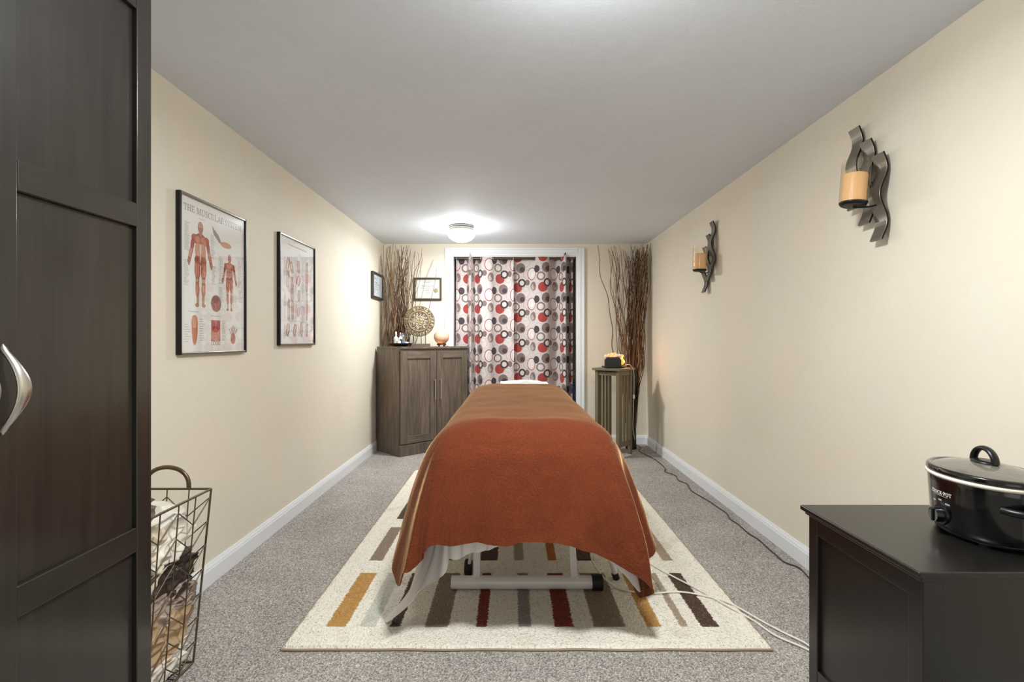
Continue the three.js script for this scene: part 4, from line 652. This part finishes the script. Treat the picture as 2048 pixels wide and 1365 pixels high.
// ---------------------------------------------------------------- slatted stand, salt lamp
const ST = V(1.038 + 0.27 / 2 * (Math.sin(0.716) - Math.cos(0.716)), 0, 4.85 + 0.27 / 2 * (Math.sin(0.716) + Math.cos(0.716))), STH = 0.87;
{
  const tex = dataTex(256, grain([112, 100, 76], 14, 2.2), true, 1.5); M.olive = std({ map: tex, roughness: 0.55 });
  const g = thing('plant_stand', 'tall olive brown slatted wooden stand with open front', 'stand', ST, 0.716 * 1), w = 0.27, h = w / 2, l = 0.034;
  // local: x along the front, +z out of the open front; rotation turns it to face the room's middle
  g.rotation.y = -0.716 + 0; g.rotation.y = -(-0.716); g.rotation.y = -0.716;
  mesh('top', lb(w + 0.045, 0.022, w + 0.045, 0, STH - 0.011, 0, 0.003), M.olive, g);
  for (const sx of [-1, 1]) for (const sz of [-1, 1]) mesh('leg', lb(l, STH - 0.022, l, sx * (h - l / 2), (STH - 0.022) / 2, sz * (h - l / 2)), M.olive, g);
  for (const sz of [-1, 1]) mesh('rail', lb(w - 2 * l, 0.034, 0.018, 0, STH - 0.055, sz * (h - 0.02), 0.002, true), M.olive, g);
  for (const sx of [-1, 1]) {
    mesh('rail', lb(0.018, 0.05, w - 2 * l, sx * (h - l / 2), STH - 0.048, 0), M.olive, g); mesh('rail', lb(0.018, 0.05, w - 2 * l, sx * (h - l / 2), 0.12, 0), M.olive, g);
    for (let i = 0; i < 3; i++) mesh('slat', lb(0.012, STH - 0.22, 0.034, sx * (h - l / 2), 0.145 + (STH - 0.22) / 2, -0.06 + i * 0.06), M.olive, g);
  }
}
{
  const c = V(ST.x - 0.005, STH, -ST.z - 0.02 + 0.0), g = thing('salt_lamp', 'black front salt lamp heaped with glowing orange crystals on the slatted stand', 'lamp', c, 0.12);
  const shell = std({ color: 0x2b2a2c, roughness: 0.4 });
  const hexa = (w, d, h, t) => { const s = new THREE.Shape(), b = 0.02; [[-w / 2, b], [-w / 2 + b * 0.4, 0], [w / 2 - b * 0.4, 0], [w / 2, b], [w / 2, h - b * 1.2], [w / 2 - b, h], [-w / 2 + b, h], [-w / 2, h - b * 1.2]].forEach(([x, y], i) => i ? s.lineTo(x, y) : s.moveTo(x, y)); return new THREE.ExtrudeGeometry(s, { depth: t, bevelEnabled: true, bevelSize: 0.004, bevelThickness: 0.006, bevelSegments: 2 }); };
  mesh('front_panel', BGU.toCreasedNormals(hexa(0.158, 0, 0.098, 0.02).translate(-0.025, 0.008, 0.045), 0.5), shell, g);
  mesh('base_plate', lb(0.205, 0.014, 0.14, 0.0, 0.012, 0.0, 0.004), M.blackPlastic, g);
  for (const [x, z] of [[-0.07, 0.05], [0.06, 0.05], [-0.07, -0.05], [0.06, -0.05]]) mesh('foot', new THREE.CylinderGeometry(0.008, 0.008, 0.006, 12).translate(x, 0.003, z), M.rubber, g);
  const orange = std({ color: 0xf29a3c, roughness: 0.5, emissive: new THREE.Color(1, 0.36, 0.04), emissiveIntensity: 0.75 });
  const pale = std({ color: 0xf1d3bd, roughness: 0.5, emissive: new THREE.Color(1, 0.55, 0.25), emissiveIntensity: 0.12 }), mid = std({ color: 0xf2c193, roughness: 0.5, emissive: new THREE.Color(1, 0.45, 0.12), emissiveIntensity: 0.35 });
  const rock = (x, y, z, r, mat) => { const q = new THREE.IcosahedronGeometry(r, 1), P = q.attributes.position, sd = rnd() * 50; for (let i = 0; i < P.count; i++) { const k = 1 + 0.35 * nz(P.getX(i) / r * 1.3 + sd, P.getY(i) / r * 1.3, P.getZ(i) / r * 1.3); P.setXYZ(i, P.getX(i) * k, P.getY(i) * k * 0.85, P.getZ(i) * k); } q.computeVertexNormals(); q.translate(x, y, z); mesh('salt_crystal', q, mat, g); };
  rock(0.045, 0.055, 0.0, 0.045, orange); rock(0.07, 0.06, 0.025, 0.036, orange); rock(0.075, 0.082, -0.01, 0.036, mid); rock(0.02, 0.07, -0.02, 0.05, orange); rock(-0.045, 0.06, -0.01, 0.045, orange);
  for (let i = 0; i < 22; i++) { const a = rnd() * 7, r = Math.sqrt(rnd()); rock(0.005 + Math.cos(a) * r * 0.082, 0.112 + 0.03 * (1 - r) + rr(-0.008, 0.008), Math.sin(a) * r * 0.05, rr(0.014, 0.024), i % 4 === 1 ? mid : pale); }
  const L = new THREE.PointLight(new THREE.Color(1, 0.55, 0.2), 0.05, 0, 2); L.position.set(0.125, 0.07, 0.03); L.castShadow = true; g.add(L);
  // its cord, down beside the stand to the floor
  const px = [[1250, 731, 4.93], [1256, 729.5, 4.96], [1262, 732, 5.0], [1267, 742, 5.02], [1268, 770, 5.03], [1267.5, 794, 5.04], [1266.5, 830, 5.05], [1266, 855, 5.08], [1268, 872, 5.12], [1270, 880, 5.18]];
  single('lamp_cord', 'thin white cord with an inline switch hanging from the salt lamp', 'cord', tube(px.map(([u, v, d]) => at(u, v, d)), 0.0028, 120, 7), M.whiteCord);
  const sw = at(1267.6, 794, 5.04); single('cord_switch', 'small white inline switch on the salt lamp cord', 'switch', lb(0.018, 0.042, 0.016, sw.x, sw.y, sw.z, 0.005), M.whiteCord);
}

// ---------------------------------------------------------------- black cabinet and slow cooker
const DT = 0.66;
{
  const X0 = 0.868, X1 = RX - 0.018, Z0 = 1.056, Z1 = 1.463, g = thing('black_cabinet', 'black stained cabinet with a panelled side under the slow cooker', 'cabinet', V((X0 + X1) / 2, 0, (Z0 + Z1) / 2));
  const W = (q) => toLocal(q, g);
  mesh('top', W(bx(X0 - 0.024, X1, DT - 0.014, DT, Z0 - 0.02, Z1 + 0.004, 0.004)), M.dresser, g);
  mesh('under_moulding', W(bx(X0 - 0.012, X1, DT - 0.026, DT - 0.014, Z0 - 0.01, Z1, 0.004)), M.dresser, g);
  const ls = 0.04;
  for (const [x, z] of [[X0, Z0], [X0, Z1 - ls], [X1 - ls, Z0], [X1 - ls, Z1 - ls]]) mesh('leg', W(bx(x, x + ls, 0, DT - 0.026, z, z + ls, 0.003)), M.dresser, g);
  mesh('side_rail', W(bx(X0 + 0.001, X0 + 0.022, DT - 0.075, DT - 0.026, Z0 + ls, Z1 - ls, 0.002, true)), M.dresser, g);
  mesh('side_rail', W(bx(X0 + 0.001, X0 + 0.022, 0.16, 0.2, Z0 + ls, Z1 - ls, 0.002, true)), M.dresser, g);
  mesh('side_panel', W(bx(X0 + 0.01, X0 + 0.02, 0.2, DT - 0.075, Z0 + ls, Z1 - ls, 0.001)), M.dresser, g);
  mesh('back_panel', W(bx(X0 + ls, X1 - ls, 0.16, DT - 0.026, Z1 - 0.02, Z1 - 0.008, 0.001)), M.dresser, g);
  mesh('front_panel', W(bx(X0 + ls, X1 - ls, 0.16, DT - 0.026, Z0 + 0.003, Z0 + 0.02, 0.002)), M.dresser, g);
  mesh('bottom_panel', W(bx(X0 + 0.02, X1, 0.145, 0.16, Z0 + 0.02, Z1 - 0.02, 0.001)), M.dresser, g);
}
{
  const g = thing('slow_cooker', 'black oval slow cooker with a glass lid and cream crock rim on the black cabinet', 'slow cooker', V(1.164, DT, 1.232), -1.71);
  // local: +z is the control side, x the long axis with the side handles
  const A = 0.130, B = 0.100, oval = (prof, seg = 72) => { const q = lathe(prof.map(([r, y]) => [r, y]), seg), P = q.attributes.position; q.scale(1, 1, 1); for (let i = 0; i < P.count; i++) { const x = P.getX(i), z = P.getZ(i), r = Math.hypot(x, z); if (r > 1e-6) { const c = x / r, s = z / r; P.setX(i, c * (A + r - 0.15)); P.setZ(i, s * (B + r - 0.15)); if (r < 0.15) { P.setX(i, c * A * r / 0.15); P.setZ(i, s * B * r / 0.15); } } } q.computeVertexNormals(); return q; };
  const text = canvasTex(2048, 256, (c, w, h) => { c.fillStyle = '#0b0b0d'; c.fillRect(0, 0, w, h); });
  mesh('housing', oval([[0, 0.012], [0.128, 0.012], [0.136, 0.016], [0.142, 0.03], [0.149, 0.125], [0.15, 0.138], [0.147, 0.141], [0.135, 0.141]]), M.blackGloss, g);
  mesh('base_skirt', oval([[0, 0.004], [0.122, 0.004], [0.13, 0.008], [0.13, 0.016], [0.12, 0.018]]), M.blackPlastic, g);
  const foots = [[-0.07, -0.05], [0.07, -0.05], [-0.07, 0.05], [0.07, 0.05]]; for (const [x, z] of foots) mesh('foot', new THREE.CylinderGeometry(0.012, 0.011, 0.008, 16).translate(x, 0.004, z), M.rubber, g);
  mesh('crock_rim', oval([[0.135, 0.138], [0.148, 0.139], [0.1535, 0.142], [0.1535, 0.147], [0.15, 0.15], [0.138, 0.15]]), std({ color: 0xeee6d6, roughness: 0.3 }), g);
  const lid = new THREE.Group(); lid.name = 'lid'; g.add(lid);
  mesh('lid_rim', oval([[0.133, 0.1502], [0.15, 0.1505], [0.153, 0.153], [0.152, 0.162], [0.146, 0.166], [0.137, 0.164], [0.134, 0.158]]), M.blackGloss, lid);
  mesh('lid_glass', oval([[0.136, 0.163], [0.11, 0.171], [0.07, 0.178], [0.03, 0.181], [0, 0.1815]]), phys({ color: 0xcfc6b6, roughness: 0.1, transmission: 0.75, thickness: 0 }), lid);
  mesh('handle_base', oval([[0, 0.180], [0.034, 0.180], [0.036, 0.183], [0.03, 0.187], [0, 0.187]]), M.blackPlastic, lid);
  { const pts = []; for (let i = 0; i <= 12; i++) { const a = Math.PI * i / 12; pts.push(new THREE.Vector3(-Math.cos(a) * 0.034, 0.182 + Math.sin(a) * 0.034, 0)); } const q = tube(pts, 0.006, 40, 10); q.scale(1, 1, 1.5); mesh('lid_handle', q, M.blackPlastic, lid); }
  // knob, marks and name on the control side
  const knobBase = new THREE.CylinderGeometry(0.024, 0.026, 0.01, 32); knobBase.rotateX(Math.PI / 2); knobBase.translate(0, 0.048, B - 0.006); mesh('dial_bezel', knobBase, M.blackPlastic, g);
  const knob = new THREE.CylinderGeometry(0.017, 0.019, 0.018, 32); knob.rotateX(Math.PI / 2); knob.translate(0, 0.048, B + 0.006); const km = mesh('dial_knob', knob, M.blackGloss, g);
  const grip = lb(0.007, 0.032, 0.006, 0, 0.048, B + 0.016, 0.003); mesh('dial_grip', grip, M.blackGloss, km); 
  const sign = canvasTex(512, 256, (c, w, h) => { c.clearRect(0, 0, w, h); c.fillStyle = '#000'; c.fillRect(0, 0, w, h); c.fillStyle = '#fff'; c.textAlign = 'center'; c.font = 'bold 74px serif'; c.fillText('CROCK·POT', w / 2, 84); c.fillRect(w / 2 - 150, 100, 300, 4); c.font = 'bold 34px sans-serif'; c.fillText('LOW', w / 2 - 10, 180); c.fillText('OFF', w / 2 - 150, 214); c.fillText('HIGH', w / 2 + 140, 214); }, false);
  const patch = grid(24, 8, (a, b) => { const th = (a - 0.5) * 0.62, y = 0.112 - b * 0.042, rr3 = (0.142 + (0.149 - 0.142) * (y - 0.03) / 0.095) / 0.15; return [Math.sin(th) * (A * rr3 + 0.0008), y, Math.cos(th) * (B * rr3 + 0.0008), a, 1 - b]; });
  const pm = mesh('printed_name', patch, std({ color: 0xe8e6e2, roughness: 0.4, alphaMap: sign, transparent: true }), g); pm.userData.label = 'white lettering and dial marks';
  for (const s of [-1, 1]) { const hd = []; for (let i = 0; i <= 10; i++) { const a = -0.42 + 0.84 * i / 10, o = 0.03 * Math.sin(Math.PI * i / 10); hd.push(new THREE.Vector3(s * Math.cos(a) * (A + o - 0.006), 0.098, Math.sin(a) * (B + o + 0.01))); } const q = tube(hd, 0.0085, 40, 10); q.scale(1, 1, 1); mesh('side_handle', q, M.blackPlastic, g); }
}

// ---------------------------------------------------------------- wire basket with linens
const BK = { x0: LX + 0.022, x1: -1.083, y1: 0.607, d0: 1.28, d1: 1.80, bx0: LX + 0.05, bx1: -1.125, bd0: 1.31, bd1: 1.765 };
const bkAt = (fx, fy, fd) => { const t = fy; const x0 = BK.bx0 + (BK.x0 - BK.bx0) * t, x1 = BK.bx1 + (BK.x1 - BK.bx1) * t, d0 = BK.bd0 + (BK.d0 - BK.bd0) * t, d1 = BK.bd1 + (BK.d1 - BK.bd1) * t; return V(x0 + (x1 - x0) * fx, 0.006 + (BK.y1 - 0.006) * t, d0 + (d1 - d0) * fd); };
{
  const g = thing('wire_basket', 'tall bronze wire basket with chevron sides beside the wardrobe', 'basket', V(-1.25, 0, 1.54));
  const W = (q) => toLocal(q, g), wr = 0.0021;
  const ringPts = (t) => [bkAt(0, t, 0), bkAt(1, t, 0), bkAt(1, t, 1), bkAt(0, t, 1)];
  const loop = (name, t, r) => { const p = ringPts(t); for (let i = 0; i < 4; i++) mesh(name, W(rod(p[i], p[(i + 1) % 4], r, 8)), M.bronze, g); };
  loop('rim_wire', 1, 0.0042); loop('bottom_wire', 0, 0.0036);
  for (const fx of [0, 1]) for (const fd of [0, 1]) mesh('corner_wire', W(rod(bkAt(fx, 0, fd), bkAt(fx, 1, fd), 0.0036, 8)), M.bronze, g);
  const face = (P, nV, rows) => {                                    // P(a, t): a across, t up; uprights and chevrons
    for (let i = 1; i < nV; i++) mesh('upright_wire', W(rod(P(i / nV, 0), P(i / nV, 1), wr, 6)), M.bronze, g);
    for (let r = 0; r < rows; r++) for (let i = 0; i < nV; i++) { const lo = (r + 0.05) / rows * 0.97, hi = lo + 0.115, a0 = i / nV, a1 = (i + 1) / nV, up = i % 2 === 0; mesh('chevron_wire', W(rod(P(a0, up ? hi : lo), P(a1, up ? lo : hi), wr, 6)), M.bronze, g); }
  };
  face((a, t) => bkAt(1, t, a), 6, 7); face((a, t) => bkAt(0, t, a), 6, 7); face((a, t) => bkAt(a, t, 1), 4, 7); face((a, t) => bkAt(a, t, 0), 4, 7);
  for (let i = 1; i < 5; i++) mesh('bottom_wire', W(rod(bkAt(0, 0, i / 5), bkAt(1, 0, i / 5), wr, 6)), M.bronze, g);
  for (const fd of [0, 1]) { const m = bkAt(0.5, 1, fd), pts = []; for (let i = 0; i <= 14; i++) { const a = Math.PI * i / 14; pts.push(new THREE.Vector3(m.x - Math.cos(a) * 0.078, m.y + Math.pow(Math.sin(a), 0.7) * 0.078, m.z)); } mesh('handle', W(tube(pts, 0.0075, 50, 10)), M.bronze, g); }
}
{
  const satin = (hex) => phys({ color: hex, roughness: 0.42, sheen: 0.5, sheenRoughness: 0.4 });
  const S = { cream: satin(0xd9ccb4), white: satin(0xe6dfd2), taupe: satin(0xa39086), brown: satin(0x6a5448), dark: satin(0x33261f), tan: satin(0xb79a76) };
  const lump = (label, fx, fy, fd, rx, ry, rd, mat, sd) => {
    const q = new THREE.IcosahedronGeometry(1, 44), P = q.attributes.position, c = bkAt(fx, fy, fd);
    for (let i = 0; i < P.count; i++) {
      const x = P.getX(i), y = P.getY(i), z = P.getZ(i), wx = nz(x * 1.5 + sd, y * 1.5, z * 1.5) * 0.9, wy = nz(x * 1.5, y * 1.5 + sd, z * 1.5 + 4) * 0.9;
      const ca = Math.cos(sd * 1.7), sa = Math.sin(sd * 1.7), ru = x * ca + z * sa, rv = y * 0.9 - x * sa * 0.7 + z * ca * 0.6, low = nz(x * 1.2 + sd, y * 1.2, z * 1.2 - sd), mid = nz(x * 2.3 - sd, y * 2.3 + sd, z * 2.3);
      const fa = 1 - Math.pow(Math.abs(Math.sin(5.2 * rv + 2.6 * low + 1.2 * mid + sd)), 0.8), fb = 1 - Math.pow(Math.abs(Math.sin(6.5 * ru + 3 * mid + 2 * low + 1.3 * sd)), 0.8), mixA = 0.5 + 0.5 * Math.max(-1, Math.min(1, 2.4 * nz(x * 1.1, y * 1.1 + sd * 3, z * 1.1)));
      const r2 = fa * mixA + fb * (1 - mixA), k = 0.94 + 0.16 * low + 0.17 * r2 + 0.05 * mid;
      let X = c.x + x * k * rx, Y2 = c.y + y * k * ry, D = -c.z + z * k * rd; Y2 = Math.max(0.012, Y2);
      const t = Math.min(1, Y2 / BK.y1), lo = bkAt(0, t, 0), hi = bkAt(1, t, 1); const q2 = 0.006 + 0.020 * (1 - r2) + 0.012 * (0.5 + low); X = Math.max(lo.x + q2, Math.min(hi.x - q2, X)); D = Math.max(-lo.z + q2, Math.min(-hi.z - q2, D));
      P.setXYZ(i, X, Y2, -D);
    }
    const m = BGU.mergeVertices((q.deleteAttribute('normal'), q.deleteAttribute('uv'), q), 1e-5); m.computeVertexNormals();
    single('crumpled_sheet', label, 'sheet', m, mat, 'satin sheets in the wire basket');
  };
  lump('white satin sheet at the bottom of the wire basket', 0.55, 0.07, 0.72, 0.19, 0.07, 0.22, S.white, 1);
  lump('cream satin sheet near the bottom of the wire basket', 0.5, 0.12, 0.25, 0.19, 0.1, 0.18, S.cream, 2);
  lump('tan satin sheet crumpled in the lower half of the wire basket', 0.6, 0.27, 0.62, 0.2, 0.1, 0.22, S.tan, 3);
  lump('taupe satin sheet crumpled against the wardrobe end of the basket', 0.5, 0.40, 0.3, 0.2, 0.12, 0.19, S.taupe, 4);
  lump('brownish grey satin sheet under the dark brown one in the basket', 0.6, 0.43, 0.78, 0.2, 0.07, 0.15, S.taupe, 9);
  lump('dark brown satin sheet halfway up the wire basket', 0.66, 0.585, 0.74, 0.19, 0.075, 0.17, S.dark, 5);
  lump('white satin sheet on top of the dark brown one in the basket', 0.5, 0.80, 0.68, 0.18, 0.11, 0.16, S.white, 6);
  lump('cream satin sheet heaped in the upper part of the wire basket', 0.55, 0.75, 0.38, 0.2, 0.13, 0.18, S.cream, 7);
  lump('brown rolled sheet on the very top of the wire basket', 0.4, 0.98, 0.52, 0.13, 0.06, 0.13, S.brown, 8);
}
renderer.render(scene, camera);
